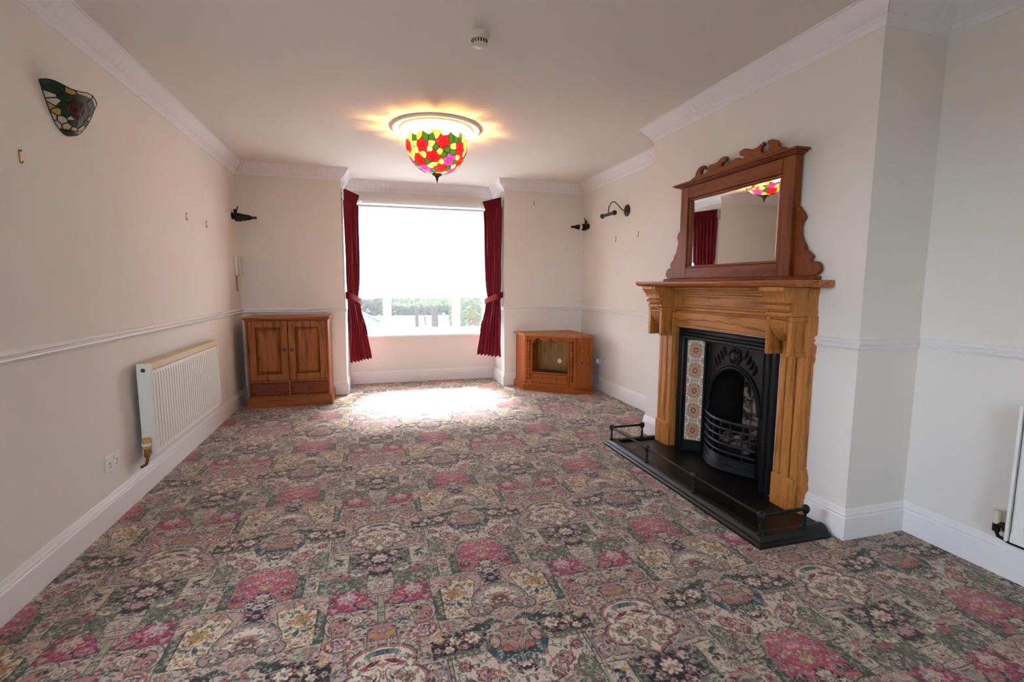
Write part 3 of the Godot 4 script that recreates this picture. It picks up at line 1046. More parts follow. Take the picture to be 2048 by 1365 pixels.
	rail.box(Vector3(-0.74, -0.045, 0.03), Vector3(0.74, -0.012, 0.062), 0.005)
	part("rail", rail, M.upvc, tr)
	for s2: float in [-1.0, 1.0]:
		var cb := thing("curtain_bracket", "small chrome bracket at the mouth of the bay by the %s curtain top" % ("left" if s2 < 0 else "right"), "bracket", Vector3(BL if s2 < 0 else BR, 2.27, ZF - 0.012), 0.0, "curtain brackets")
		var eb := MB.new()
		eb.box(Vector3(-s2 * 0.001, -0.06, -0.008), Vector3(-s2 * 0.007, 0.08, 0.006), 0.002)
		eb.ball(Vector3(-s2 * 0.010, -0.03, 0), 0.008, 8)
		eb.ball(Vector3(-s2 * 0.010, 0.03, 0), 0.008, 8)
		part("strap", eb, M.chrome, cb)

	curtain(BL, 1.0, "burgundy velvet curtain tied back at the left of the window")
	curtain(BR, -1.0, "burgundy velvet curtain tied back at the right of the window")

func curtain(xw: float, s: float, label: String) -> void:
	var o := thing("curtain", label, "curtain", Vector3(xw, 0.37, -5.975), 0.0, "burgundy window curtains")
	var top := 1.985
	var rows := 60
	var cols := 120
	var mb := MB.new()
	var grid := []
	var tie := 0.74
	var inner := func(y: float) -> Vector2:     # where the loose edge is, from the wall end of the curtain
		var k := [[0.0, 0.265, -0.34], [0.3, 0.225, -0.34], [0.62, 0.165, -0.32], [tie, 0.140, -0.31], [0.9, 0.150, -0.32], [1.3, 0.150, -0.34], [1.7, 0.145, -0.36], [1.87, 0.150, -0.37], [1.985, 0.185, -0.38]]
		for i in k.size() - 1:
			if y <= k[i + 1][0]:
				var t: float = (y - k[i][0]) / (k[i + 1][0] - k[i][0])
				t = t * t * (3 - 2 * t)
				return Vector2(lerpf(k[i][1], k[i + 1][1], t), lerpf(k[i][2], k[i + 1][2], t))
		return Vector2(0.185, -0.38)
	for j in rows + 1:
		var y := top * j / rows
		var e: Vector2 = inner.call(y)
		var row := []
		var amp := 0.030 if absf(y - tie) > 0.25 else lerpf(0.012, 0.030, absf(y - tie) / 0.25)
		if y > top - 0.11:
			amp = 0.018
		for i in cols + 1:
			var t := float(i) / cols
			var ph := t * TAU * 6.5 + sin(y * 2.2) * 0.5
			var off := sin(ph) * amp + sin(ph * 2.3 + y * 3.0) * amp * 0.22
			if y > top - 0.11:
				off = sin(t * TAU * 13.0) * amp
			var d := e.normalized()
			var nrm := Vector2(-d.y, d.x)
			var p := Vector2(0.036, 0.0) + (e - Vector2(0.036, 0)) * t + nrm * off
			p.x = maxf(p.x, 0.006)
			var hem := 0.0 if j > 0 else -0.012 * sin(ph)
			var lift := 0.0
			if y < tie:
				lift = -0.0
			row.append(Vector3(p.x * s, y + hem + lift, p.y))
		grid.append(row)
	for j in rows:
		for i in cols:
			if s > 0:
				mb.quad(grid[j][i], grid[j][i + 1], grid[j + 1][i + 1], grid[j + 1][i])
			else:
				mb.quad(grid[j][i], grid[j + 1][i], grid[j + 1][i + 1], grid[j][i + 1])
	part("drape", mb, M.velvet, o, 70.0)
	# tieback: a band of the same cloth round the gathered folds
	var tb := MB.new()
	var ring := []
	for i in 25:
		var a := TAU * i / 24
		var c := Vector2(0.095, -0.16) + Vector2(cos(a) * 0.058, sin(a) * 0.21).rotated(0.30)
		c.x = maxf(c.x, 0.008)
		ring.append(Vector3(c.x * s, tie + 0.0 + 0.05 * sin(a) - 0.012 * cos(a), c.y))
	for i in 24:
		for k in 2:
			var h0 := -0.035 + 0.035 * k
			var h1 := h0 + 0.035
			var b0 := Vector3(0.006 * s, 0, 0) * (1.0 if k == 0 else 0.0)
			var b1 := Vector3(0.006 * s, 0, 0) * (0.0 if k == 1 else 1.0)
			mb = tb
			tb.quad(ring[i] + Vector3(0, h0, 0), ring[i + 1] + Vector3(0, h0, 0), ring[i + 1] + Vector3(0, h1, 0), ring[i] + Vector3(0, h1, 0))
	part("tieback", tb, M.sash, o, 60.0)

# ---------------------------------------------------------------- outdoors
func outdoors() -> void:
	var g := MB.new()
	g.box(Vector3(-40, -0.7, -60), Vector3(40, -0.5, ZW - 0.25))
	struct("ground", g, mat(rgb(176, 174, 168), 0.9, 0.2), "pale tarmac drive outside the window", "drive", 0.0)
	var leaf_m := mat(rgb(40, 54, 20), 0.7, 0.12)
	leaf_m.backlight_enabled = true
	leaf_m.backlight = Color(0.05, 0.09, 0.015)
	var leaf_d := mat(rgb(24, 34, 19), 0.7, 0.1)
	var bark := mat(rgb(30, 23, 19), 0.9, 0.1)
	bark.heightmap_enabled = true
	bark.heightmap_texture = wood_bump
	bark.heightmap_scale = 1.0
	bark.uv1_triplanar = true
	bark.uv1_scale = Vector3(6, 2, 6)
	# far hedge
	var h := thing("hedge", "dark green hedge across the far side of the drive", "hedge", Vector3(1.0, -0.5, -27.0))
	var hl := MB.new()
	for i in 9000:
		var p := Vector3(rng.randf_range(-3, 10), rng.randf_range(0.2, 3.2), rng.randf_range(-0.7, 0.7))
		leaf(hl, p, 0.2)
	for i in 1800:
		leaf(hl, Vector3(rng.randf_range(-3, 10), rng.randf_range(0.2, 3.0), rng.randf_range(-0.6, -0.3)), 0.45)
	part("foliage", hl, leaf_d, h, 0.0).set_meta("kind", "stuff")
	var stems := MB.new()
	for i in 26:
		var x := -3.0 + i * 0.5
		stems.tube([Vector3(x, 0, 0), Vector3(x + 0.1, 1.0, 0.1), Vector3(x, 2.6, 0)], 0.05, 6)
	part("stems", stems, bark, h)
	var lw := MB.new()
	lw.box(Vector3(-14, -0.5, -25.6), Vector3(14, -0.27, -25.35), 0.02)
	tag(part("garden_wall", lw, mat(rgb(196, 190, 180), 0.9), null), "low pale garden wall in front of the hedge", "wall")
	# trees near the window: x, depth, trunk radius, lean, height
	var kinds := [[1.10, -12.6, 0.05, 0.10, "slim dark tree left of centre in the window"], [1.73, -14.0, 0.095, 0.16, "thicker forked tree in the middle of the window"], [2.43, -15.6, 0.07, 0.0, "leafy tree against the right window mullion"], [1.556, -15.2, 0.022, 0.0, "thin young sapling between the two dark trunks"]]
	for t in kinds:
		var o := thing("tree", t[4], "tree", Vector3(t[0], -0.5, t[1]), 0.0, "trees outside the window")
		var r: float = t[2]
		var tr := MB.new()
		var path := []
		var rad := []
		for k in 9:
			var y := k * 0.4
			path.append(Vector3(t[3] * (y - 1.0) * (0.4 if k < 4 else 0.8) + 0.03 * sin(k * 1.7), y, 0.03 * cos(k * 1.3)))
			rad.append(r * (1.25 - 0.09 * k))
		tr.tube(path, rad, 9)
		part("trunk", tr, bark, o)
		var br := MB.new()
		for k in 5:
			var b0: Vector3 = path[3 + k % 4]
			var dr := Vector3(-0.5 if k % 2 == 0 else 0.6, 0.5, 0.2 * sin(k)) * (1.0 if r > 0.03 else 0.35)
			br.tube([b0, b0 + dr * 0.5, b0 + dr * 1.0 + Vector3(0, 0.2, 0)], [r * 0.5, r * 0.35, r * 0.15], 6)
		part("branches", br, bark, o)
		var fo := MB.new()
		for i in (1100 if r > 0.03 else 250):
			var a := rng.randf() * TAU
			var q := sqrt(rng.randf()) * (0.6 if r > 0.03 else 0.25)
			leaf(fo, Vector3(cos(a) * q, rng.randf_range(1.25, 3.2), sin(a) * q), 0.07)
		part("foliage", fo, leaf_m, o, 0.0).set_meta("kind", "stuff")
	# shrubs filling the right light
	var spots := [[1.975, -10.4, "bushy green shrub nearest the right window light"], [2.57, -12.0, "yellowish shrub beside the right window reveal"], [3.3, -16.6, "shrub behind the bushy green one"]]
	var shrub_m := [leaf_m, mat(rgb(60, 60, 26), 0.7, 0.12), mat(rgb(50, 43, 26), 0.7, 0.12)]
	for k in spots.size():
		var s: Array = spots[k]
		var o := thing("shrub", s[2], "shrub", Vector3(s[0], -0.5, s[1]), 0.0, "shrubs outside the window")
		var fo := MB.new()
		for i in 1500:
			var d := Vector3(rng.randfn(), rng.randfn() * 1.0, rng.randfn()).normalized() * pow(rng.randf(), 0.4)
			leaf(fo, Vector3(0, 1.05, 0) + d * Vector3(0.42, 1.0, 0.42), 0.07)
		part("foliage", fo, shrub_m[k], o, 0.0).set_meta("kind", "stuff")
		var st := MB.new()
		for i in 5:
			var a := TAU * i / 5
			st.tube([Vector3(cos(a) * 0.05, 0, sin(a) * 0.05), Vector3(cos(a) * 0.22, 1.2, sin(a) * 0.22)], 0.014, 6)
		part("stems", st, bark, o)
	car()

func leaf(mb: MB, p: Vector3, s: float) -> void:
	var a := Vector3(rng.randf_range(-1, 1), rng.randf_range(-0.7, 0.5), rng.randf_range(-1, 1)).normalized()
	var b := a.cross(Vector3(rng.randf_range(-1, 1), 1, rng.randf_range(-1, 1))).normalized()
	var l := s * rng.randf_range(0.7, 1.3)
	mb.quad(p - a * l, p - b * l * 0.45, p + a * l, p + b * l * 0.45)

func car() -> void:
	var o := thing("car", "white car parked on the drive outside", "car", Vector3(-0.83, -0.5, -10.55))
	var paint := mat(rgb(232, 234, 238), 0.2, 0.5)
	paint.clearcoat_enabled = true
	var body := PackedVector2Array(V2([-2.2, 0.35, -2.18, 0.75, -2.0, 0.92, -1.3, 0.98, 0.95, 0.96, 1.5, 0.88, 1.85, 0.74, 1.92, 0.5, 1.9, 0.28, 1.62, 0.28, 1.56, 0.46, 1.4, 0.58, 1.2, 0.58, 1.04, 0.46, 0.98, 0.26, -1.08, 0.26, -1.14, 0.46, -1.3, 0.58, -1.5, 0.58, -1.66, 0.46, -1.72, 0.28]))
	var b := MB.new()
	b.slab(body, -0.84, 0.84, Transform3D(), 0.06)
	part("body", b, paint, o)
	var cab := MB.new()
	cab.slab(PackedVector2Array(V2([-1.75, 0.95, -1.25, 1.36, -0.9, 1.43, -0.1, 1.43, 0.25, 1.36, 0.98, 0.95])), -0.72, 0.72, Transform3D(), 0.08)
	part("cabin_glass", cab, mat(rgb(34, 44, 52), 0.08, 0.5), o)
	var roof := MB.new()
	roof.slab(PackedVector2Array(V2([-1.3, 1.36, -0.9, 1.45, -0.1, 1.45, 0.28, 1.37, 0.2, 1.35, -0.1, 1.41, -0.9, 1.41])), -0.70, 0.70, Transform3D(), 0.03)
	for x in [-0.45, 0.62]:
		roof.box(Vector3(x - 0.03, 0.95, 0.70), Vector3(x + 0.03, 1.40 if x < 0 else 1.16, 0.745), 0.01)
	part("roof", roof, paint, o)
	for z in [-0.735, 0.735]:
		var seal := MB.new()
		seal.tube([Vector3(0.10, 1.385, z * 0.96), Vector3(0.30, 1.33, z * 0.98), Vector3(0.70, 1.11, z), Vector3(1.02, 0.965, z)], [0.012, 0.022, 0.034, 0.03], 8)
		part("windscreen_seal", seal, mat(rgb(40, 58, 70), 0.6, 0.2), o)
	for x in [-1.4, 1.3]:
		for z in [-0.75, 0.75]:
			var wl := MB.new()
			wl.lathe([Vector2(0, -0.1), Vector2(0.2, -0.1), Vector2(0.31, -0.08), Vector2(0.31, 0.08), Vector2(0.2, 0.1), Vector2(0, 0.1)], 20, Transform3D(Basis(Vector3.RIGHT, PI / 2), Vector3(x, 0.31, z)))
			part("wheel", wl, M.iron_soft, o)

func V2(a: Array) -> PackedVector2Array:
	var o := PackedVector2Array()
	for i in range(0, a.size(), 2):
		o.append(Vector2(a[i], a[i + 1]))
	return o

# turns an outline given as (z, y) on the chimney breast into the room: depth runs towards -x from the plane x
func on_breast(x: float) -> Transform3D:
	return Transform3D(Basis(Vector3(0, 0, 1), Vector3(0, 1, 0), Vector3(-1, 0, 0)), Vector3(x, 0, 0))

# ---------------------------------------------------------------- fireplace
const JI0 := -3.215     # jambs, inner and outer edges
const JI1 := -2.195
const JO0 := -3.39
const JO1 := -2.03

func fireplace() -> void:
	var fs := thing("fire_surround", "stripped pine fire surround with carved corbels and a mantel shelf", "fireplace", Vector3(XC, 0, -2.71))
	set_root(fs)
	for s in 2:
		var zi := JI0 if s == 0 else JI1
		var zo := JO0 if s == 0 else JO1
		var d := 1.0 if zo > zi else -1.0
		var lo := minf(zi, zo)
		var hi := maxf(zi, zo)
		# reeded pilaster
		var j := MB.new()
		j.box(Vector3(2.205, 0.03, lo), Vector3(XC, 1.0, hi), 0.003)
		var zs := [0.0, 0.012, 0.05, 0.056, 0.062, 0.108, 0.114, 0.120, 0.150, 0.163]
		j.box(Vector3(2.19, 0.20, lo + 0.005), Vector3(2.21, 0.98, lo + 0.048), 0.005)
		j.box(Vector3(2.184, 0.20, lo + 0.056), Vector3(2.21, 0.98, lo + 0.110), 0.006)
		j.box(Vector3(2.19, 0.20, lo + 0.118), Vector3(2.21, 0.98, hi - 0.005), 0.005)
		rooted("jamb", j, M.pine_up)
		# plinth block with a shaped ear
		var pb := MB.new()
		pb.box(Vector3(2.178, 0.03, lo + 0.002), Vector3(2.215, 0.215, hi - 0.002), 0.006)
		rooted("plinth_block", pb, M.pine_up)
		var ear := PackedVector2Array()
		for e in [[0.0, 0.03], [0.014, 0.03], [0.014, 0.14], [0.020, 0.155], [0.020, 0.185], [0.014, 0.20], [0.018, 0.215], [0.016, 0.235], [0.006, 0.27], [-0.004, 0.285], [0.002, 0.295], [-0.006, 0.305], [-0.02, 0.305], [-0.02, 0.03]]:
			ear.append(Vector2(zo + d * e[0], e[1]))
		var er := MB.new()
		er.slab(ear, 0.0, 0.045, on_breast(XC), 0.004)
		rooted("ear", er, M.pine_up)
		# upper ear board, shaped
		ear = PackedVector2Array()
		for e in [[-0.05, 0.80], [-0.018, 0.80], [-0.018, 0.816], [-0.008, 0.83], [-0.004, 0.85], [0.004, 0.872], [0.008, 0.885], [0.004, 0.905], [0.008, 0.92], [0.008, 1.112], [0.0, 1.118], [0.004, 1.13], [0.0, 1.15], [-0.012, 1.17], [-0.014, 1.19], [-0.004, 1.21], [0.004, 1.24], [0.004, 1.268], [-0.05, 1.268]]:
			ear.append(Vector2(zo + d * e[0], e[1]))
		er = MB.new()
		er.slab(ear, 0.0, 0.06, on_breast(XC), 0.004)
		rooted("ear_board", er, M.pine_up)
		# corbel: a stepped profile (x, y) carried across the jamb
		var pr := V2([2.22, 1.268, 2.018, 1.268, 2.018, 1.248, 2.030, 1.236, 2.048, 1.218, 2.056, 1.200, 2.056, 1.186, 2.082, 1.184, 2.082, 1.178, 2.066, 1.172, 2.060, 1.162, 2.064, 1.150, 2.088, 1.146, 2.090, 1.140, 2.076, 1.132, 2.074, 1.120, 2.080, 1.108, 2.108, 1.104, 2.108, 1.096, 2.090, 1.090, 2.088, 1.07, 2.098, 1.04, 2.12, 1.01, 2.15, 0.985, 2.17, 0.972, 2.184, 0.975, 2.184, 0.955, 2.22, 0.955])
		var c0 := (lo + hi) / 2.0 - 0.058
		var c1 := c0 + 0.116
		var cb := MB.new()
		cb.slab(pr, c0, c1, Transform3D(), 0.004)
		var cn: MeshInstance3D = rooted("corbel", cb, M.pine_up)
		# the mouldings over the leaf wrap round the sides of the capital
		var cap := V2([2.258, 1.268, 2.024, 1.268, 2.024, 1.248, 2.036, 1.236, 2.054, 1.218, 2.062, 1.200, 2.062, 1.186, 2.088, 1.184, 2.088, 1.178, 2.072, 1.172, 2.066, 1.162, 2.070, 1.150, 2.094, 1.146, 2.096, 1.140, 2.082, 1.132, 2.080, 1.120, 2.086, 1.112, 2.258, 1.112])
		var cp := MB.new()
		cp.slab(cap, lo - 0.002, hi + 0.002, Transform3D(), 0.003)
		rooted("capital", cp, M.pine_up)
		# cheeks either side of the leaf, each with a sunk panel on its flank
		for e2 in [[lo - 0.003, c0 - 0.002, lo - 0.003], [c1 + 0.002, hi + 0.003, hi + 0.003]]:
			var ck := MB.new()
			var in_z: float = e2[0] + 0.008 if e2[2] == lo - 0.003 else e2[1] - 0.008
			for e in [[2.088, 2.258, 0.90, 0.925], [2.088, 2.258, 1.085, 1.111], [2.088, 2.106, 0.925, 1.085], [2.190, 2.258, 0.925, 1.085]]:
				ck.box(Vector3(e[0], e[2], e2[0]), Vector3(e[1], e[3], e2[1]), 0.003)
			ck.box(Vector3(2.10, 0.92, minf(in_z, e2[0] + 0.002)), Vector3(2.2, 1.09, maxf(e2[1] - 0.008 if in_z > e2[0] + 0.002 else e2[1], in_z)), 0.0)
			rooted("cheek_block", ck, M.pine_up)
		# carved leaf on the lower scroll
		var lf := MB.new()
		for k in 5:
			var t := k / 4.0
			var path := []
			for q in 7:
				var a := q / 6.0
				path.append(Vector3(2.084 + 0.10 * a * a, 1.085 - 0.115 * a, c0 + 0.012 + 0.092 * lerpf(t, 0.5, a * 0.6)))
			lf.tube(path, [0.004, 0.008, 0.010, 0.010, 0.009, 0.007, 0.003], 6)
		rooted("carved_leaf", lf, M.pine_up, cn)
	# frieze between the corbels, with stepped mouldings and a carved swag
	var fr := MB.new()
	fr.box(Vector3(2.20, 0.975, JI0 + 0.0), Vector3(XC, 1.268, JI1), 0.002)
	fr.box(Vector3(2.192, 0.975, JI0), Vector3(2.21, 0.992, JI1), 0.004)
	rooted("frieze", fr, M.pine_z)
	for e in [[2.150, 1.246, 1.268], [2.166, 1.232, 1.247], [2.178, 1.214, 1.233], [2.188, 1.196, 1.214], [2.19, 1.120, 1.138], [2.182, 1.098, 1.120], [2.190, 1.084, 1.098]]:
		var mo := MB.new()
		mo.box(Vector3(e[0], e[1], JI0 + 0.03), Vector3(2.21, e[2], JI1 - 0.02), 0.005)
		rooted("moulding", mo, M.pine_z)
	for z in [JI0 + 0.06, JI1 - 0.10]:
		var bl := MB.new()
		bl.box(Vector3(2.188, 1.14, z), Vector3(2.21, 1.194, z + 0.045), 0.004)
		rooted("panel_block", bl, M.pine_z)
	var sw := PackedVector2Array()
	sw.append(Vector2(JI0 + 0.04, 1.086)); 
	sw.append(Vector2(JI0 + 0.04, 1.02))
	for k in 41:
		var t := k / 40.0
		var z := lerpf(JI0 + 0.05, JI1 - 0.03, t)
		var q := absf(t - 0.42) * 2.0
		sw.append(Vector2(z, 1.045 - 0.028 * pow(minf(q, 1.0), 1.5) - 0.010 * absf(sin(t * PI * 6.0))))
	sw.append(Vector2(JI1 - 0.02, 1.02)); sw.append(Vector2(JI1 - 0.02, 1.086))
	var sm := MB.new()
	sm.slab(sw, 0.0, 0.020, on_breast(2.201), 0.005)
	rooted("carved_swag", sm, M.pine_z)
	# mantel shelf
	var sh := MB.new()
	var sp := V2([XC, 1.268, 2.045, 1.268, 2.032, 1.272, 2.020, 1.28, 2.012, 1.29, 2.012, 1.298, 2.018, 1.304, XC, 1.304])
	sh.slab(sp, -3.475, -1.94, Transform3D(), 0.006)
	rooted("mantel_shelf", sh, M.shelf_z)

	# cast iron insert
	var ins := thing("fire_insert", "black cast iron fireplace insert with an arched opening and a strip of patterned tiles", "fireplace insert", Vector3(2.235, 0.03, -2.715))
	set_root(ins)
	var z0 := -3.195
	var z1 := -2.257
	var yt := 0.962
	var fr2 := MB.new()
	for e in [[0.0, 0.030, 2.232], [0.030, 0.052, 2.238], [0.050, 0.075, 2.228]]:
		var a: float = e[0]
		var b: float = e[1]
		fr2.box(Vector3(e[2], 0.03, z0 + a), Vector3(2.262, yt - a, z0 + b), 0.006)
		fr2.box(Vector3(e[2], 0.03, z1 - b), Vector3(2.262, yt - a, z1 - a), 0.006)
		fr2.box(Vector3(e[2], yt - b, z0 + a), Vector3(2.262, yt - a, z1 - a), 0.006)
	rooted("outer_frame", fr2, M.iron)
	# beads up the near upright
	var bd := MB.new()
	for s in 2:
		for k in 44:
			bd.ball(Vector3(2.230, 0.07 + k * 0.0195, (z0 + 0.041) if s == 0 else (z1 - 0.041)), 0.0055, 6)
	rooted("beading", bd, M.iron)
	var xb := 2.349          # back plate with the arch
	var pi0 := z0 + 0.179
	var pi1 := z1 - 0.179
	for s in 2:
		var za := z0 + 0.075 if s == 0 else z1 - 0.075
		var zb := pi0 if s == 0 else pi1
		# splayed cheek: iron below, five tiles above, iron strip at the top
		var A := Vector3(2.245, 0, za)
		var B := Vector3(xb, 0, zb)
		var ex := (B - A).normalized()
		var ln := A.distance_to(B)
		var nn := Vector3(-ex.z, 0, ex.x)
		if nn.x > 0:
			nn = -nn
		var bs := Transform3D(Basis(ex, Vector3.UP, nn), A)
		var ck := MB.new()
		ck.box(Vector3(0, 0.03, -0.03), Vector3(ln, 0.888, -0.008), 0.0, bs)
		ck.box(Vector3(0, 0.03, -0.008), Vector3(ln, 0.112, 0.006), 0.004, bs)
		ck.box(Vector3(0, 0.878, -0.008), Vector3(ln, 0.888, 0.004), 0.002, bs)
		ck.box(Vector3(0, 0.112, -0.008), Vector3(0.012, 0.878, 0.004), 0.002, bs)
		ck.box(Vector3(ln - 0.014, 0.112, -0.008), Vector3(ln, 0.878, 0.008), 0.003, bs)
		var cheek: MeshInstance3D = rooted("splayed_cheek", ck, M.iron)
		var th := (0.876 - 0.114) / 5.0
		for k in 5:
			var t := MB.new()
			var y0 := 0.1145 + th * k
			var y1 := y0 + th - 0.0015
			var x0 := 0.0135
			var x1 := ln - 0.0155
			t.box(Vector3(x0, y0, -0.007), Vector3(x1, y1, 0.0005), 0.0, bs)
			for q in t.v.size():
				t.uv.append(Vector2(0.02, 0.02))
			t.has_uv = true
			t.quaduv(bs * Vector3(x0, y0, 0.001), bs * Vector3(x1, y0, 0.001), bs * Vector3(x1, y1, 0.001), bs * Vector3(x0, y1, 0.001), Vector2(0, 1), Vector2(1, 1), Vector2(1, 0), Vector2(0, 0))
			rooted("tile", t, tile_material(), cheek, 0.0)
	# canopy plate with the arch cut out
	var pl := PackedVector2Array()
	pl.append(Vector2(pi0, 0.03)); pl.append(Vector2(pi0, 0.888)); pl.append(Vector2(pi1, 0.888)); pl.append(Vector2(pi1, 0.03))
	var zc := (pi0 + pi1) / 2.0
	var ar := 0.236
	var sp_y := 0.44
	pl.append(Vector2(zc + ar, 0.03))
	for k in 25:
		var a := PI * k / 24
		pl.append(Vector2(zc + cos(a) * ar, sp_y + sin(a) * ar * 1.18))
	pl.append(Vector2(zc - ar, 0.03))
	var plm := MB.new()
	plm.slab(pl, 0.0, 0.02, on_breast(xb + 0.02), 0.0)
	rooted("arch_plate", plm, M.iron)
	for e in [[1.0, 0.011], [1.07, 0.008]]:
		var path := []
		for k in 31:
			var a := PI * k / 30
			path.append(Vector3(xb - 0.003, sp_y + sin(a) * ar * 1.18 * e[0], zc + cos(a) * ar * e[0]))
		var am := MB.new()
		am.tube(path, e[1], 8)
		rooted("arch_moulding", am, M.iron)
	# embossed roundel and leaf sprays above the arch
	var ro := MB.new()
	var rt := Transform3D(Basis(Vector3(0, 0, 1), PI / 2), Vector3(xb, 0.80, zc))
	ro.lathe([Vector2(0.062, 0.0), Vector2(0.06, 0.008), Vector2(0.052, 0.010), Vector2(0.046, 0.004), Vector2(0.036, 0.004), Vector2(0.026, 0.012), Vector2(0.0, 0.014)], 24, rt)
	for k in 8:
		var a := TAU * k / 8
		ro.ball(Vector3(xb - 0.006, 0.80 + sin(a) * 0.041, zc + cos(a) * 0.041), 0.008, 8)
	rooted("roundel", ro, M.iron)
	var sp2 := MB.new()
	for s: float in [-1.0, 1.0]:
		for k in 4:
			var b := Vector3(xb - 0.002, 0.79 - k * 0.03, zc + s * (0.085 + 0.028 * k))
			sp2.tube([b, b + Vector3(-0.004, 0.03, s * 0.02), b + Vector3(0, 0.065, s * 0.028)], [0.004, 0.009, 0.003], 6)
		sp2.box(Vector3(xb - 0.006, 0.42, zc + s * (ar + 0.02) - 0.004), Vector3(xb + 0.004, 0.87, zc + s * (ar + 0.02) + 0.004), 0.002)
	sp2.box(Vector3(xb - 0.006, 0.868, pi0 + 0.012), Vector3(xb + 0.004, 0.876, pi1 - 0.012), 0.002)
	rooted("leaf_relief", sp2, M.iron)
	var hd := MB.new()
	hd.box(Vector3(2.245, 0.885, z0 + 0.072), Vector3(xb + 0.02, 0.90, z1 - 0.072), 0.002)
	rooted("head_plate", hd, M.iron)
	# fire chamber lined with firebrick
	var ch := MB.new()
	var bx := 2.58
	var hz := 0.13
	ch.quad(Vector3(xb + 0.02, 0.03, zc - ar), Vector3(bx, 0.03, zc - hz), Vector3(bx, 0.86, zc - hz), Vector3(xb + 0.02, 0.86, zc - ar))
	ch.quad(Vector3(bx, 0.03, zc - hz), Vector3(bx, 0.03, zc + hz), Vector3(bx, 0.86, zc + hz), Vector3(bx, 0.86, zc - hz))
	ch.quad(Vector3(bx, 0.03, zc + hz), Vector3(xb + 0.02, 0.03, zc + ar), Vector3(xb + 0.02, 0.86, zc + ar), Vector3(bx, 0.86, zc + hz))
	ch.quad(Vector3(xb + 0.02, 0.86, zc - ar), Vector3(bx, 0.86, zc - hz), Vector3(bx, 0.86, zc + hz), Vector3(xb + 0.02, 0.86, zc + ar))
	rooted("fire_chamber", ch, M.soot, null, 0.0)
	# the firebricks that show: rows on the back and the near cheek
	for row in 4:
		for col in 3:
			var y0 := 0.20 + row * 0.135
			var t := MB.new()
			var w0 := col / 3.0
			var w1 := (col + 1) / 3.0 - 0.02
			var a := Vector3(bx - 0.004, 0, lerpf(zc - hz, zc + hz, w0))
			var b := Vector3(bx - 0.004, 0, lerpf(zc - hz, zc + hz, w1))
			t.box(Vector3(bx - 0.03, y0, a.z), Vector3(bx, y0 + 0.13, b.z), 0.006)
			rooted("firebrick", t, M.firebrick)
	# grate: bowed bars in front of a bed of ash
	var gr := MB.new()
	gr.box(Vector3(xb + 0.0, 0.13, zc - ar + 0.02), Vector3(bx - 0.03, 0.155, zc + ar - 0.03), 0.003)
	rooted("grate_floor", gr, M.iron)
	for k in 5:
		var y := 0.16 + k * 0.052
		var path := []
		for q in 17:
			var t := q / 16.0
			path.append(Vector3(xb - 0.012 - 0.085 * sin(PI * t), y, lerpf(zc - ar - 0.01, zc + ar + 0.01, t)))
		var bar := MB.new()
		bar.tube(path, 0.009 if k < 4 else 0.012, 8)
		rooted("grate_bar", bar, M.iron_soft)
	for k in 5:
		var t := (k + 1) / 6.0
		var up := MB.new()
		var x := xb - 0.012 - 0.085 * sin(PI * t)
		var z := lerpf(zc - ar - 0.01, zc + ar + 0.01, t)
		up.tube([Vector3(x + 0.008, 0.10, z), Vector3(x + 0.008, 0.372, z)], 0.005, 6)
		rooted("grate_upright", up, M.iron_soft)
	# ash pit cover: a bowed plate under the bars
	var ap := PackedVector2Array()
	var path2 := []
	for k in 3:
		var y: float = [0.125, 0.085, 0.045][k]
		var pth := []
		for q in 17:
			var t := q / 16.0
			pth.append(Vector3(xb - 0.014 - (0.09 + 0.014 * k) * sin(PI * t), y, lerpf(zc - ar - 0.015, zc + ar + 0.015, t)))
		path2.append(pth)
	var ac := MB.new()
	for k in 2:
		for q in 16:
			ac.quad(path2[k][q], path2[k + 1][q], path2[k + 1][q + 1], path2[k][q + 1])
	for k in 3:
		ac.tube(path2[k], 0.007, 6)
	rooted("ash_cover", ac, M.iron)
	var ash := MB.new()
	var rr := RandomNumberGenerator.new()
	rr.seed = 3
	for i in 34:
		var p := Vector3(rr.randf_range(xb + 0.0, bx - 0.08), rr.randf_range(0.17, 0.22), zc + rr.randf_range(-0.12, 0.13))
		ash.ball(p, rr.randf_range(0.02, 0.042), 6, 0.8)
	var am2: MeshInstance3D = rooted("ash_bed", ash, M.firebrick, null, 0.0)
	am2.set_meta("kind", "stuff")

	# hearth slab
	var he := MB.new()
	he.box(Vector3(1.86, 0.0, -3.385), Vector3(XC - 0.019, 0.03, -1.905), 0.004)
	he.box(Vector3(XC - 0.020, 0.0, -3.10), Vector3(XR - 0.03, 0.03, -2.32), 0.0)
	tag(part("hearth", he, M.hearth), "black stone hearth slab in front of the fire insert", "hearth")

var tile_m: StandardMaterial3D

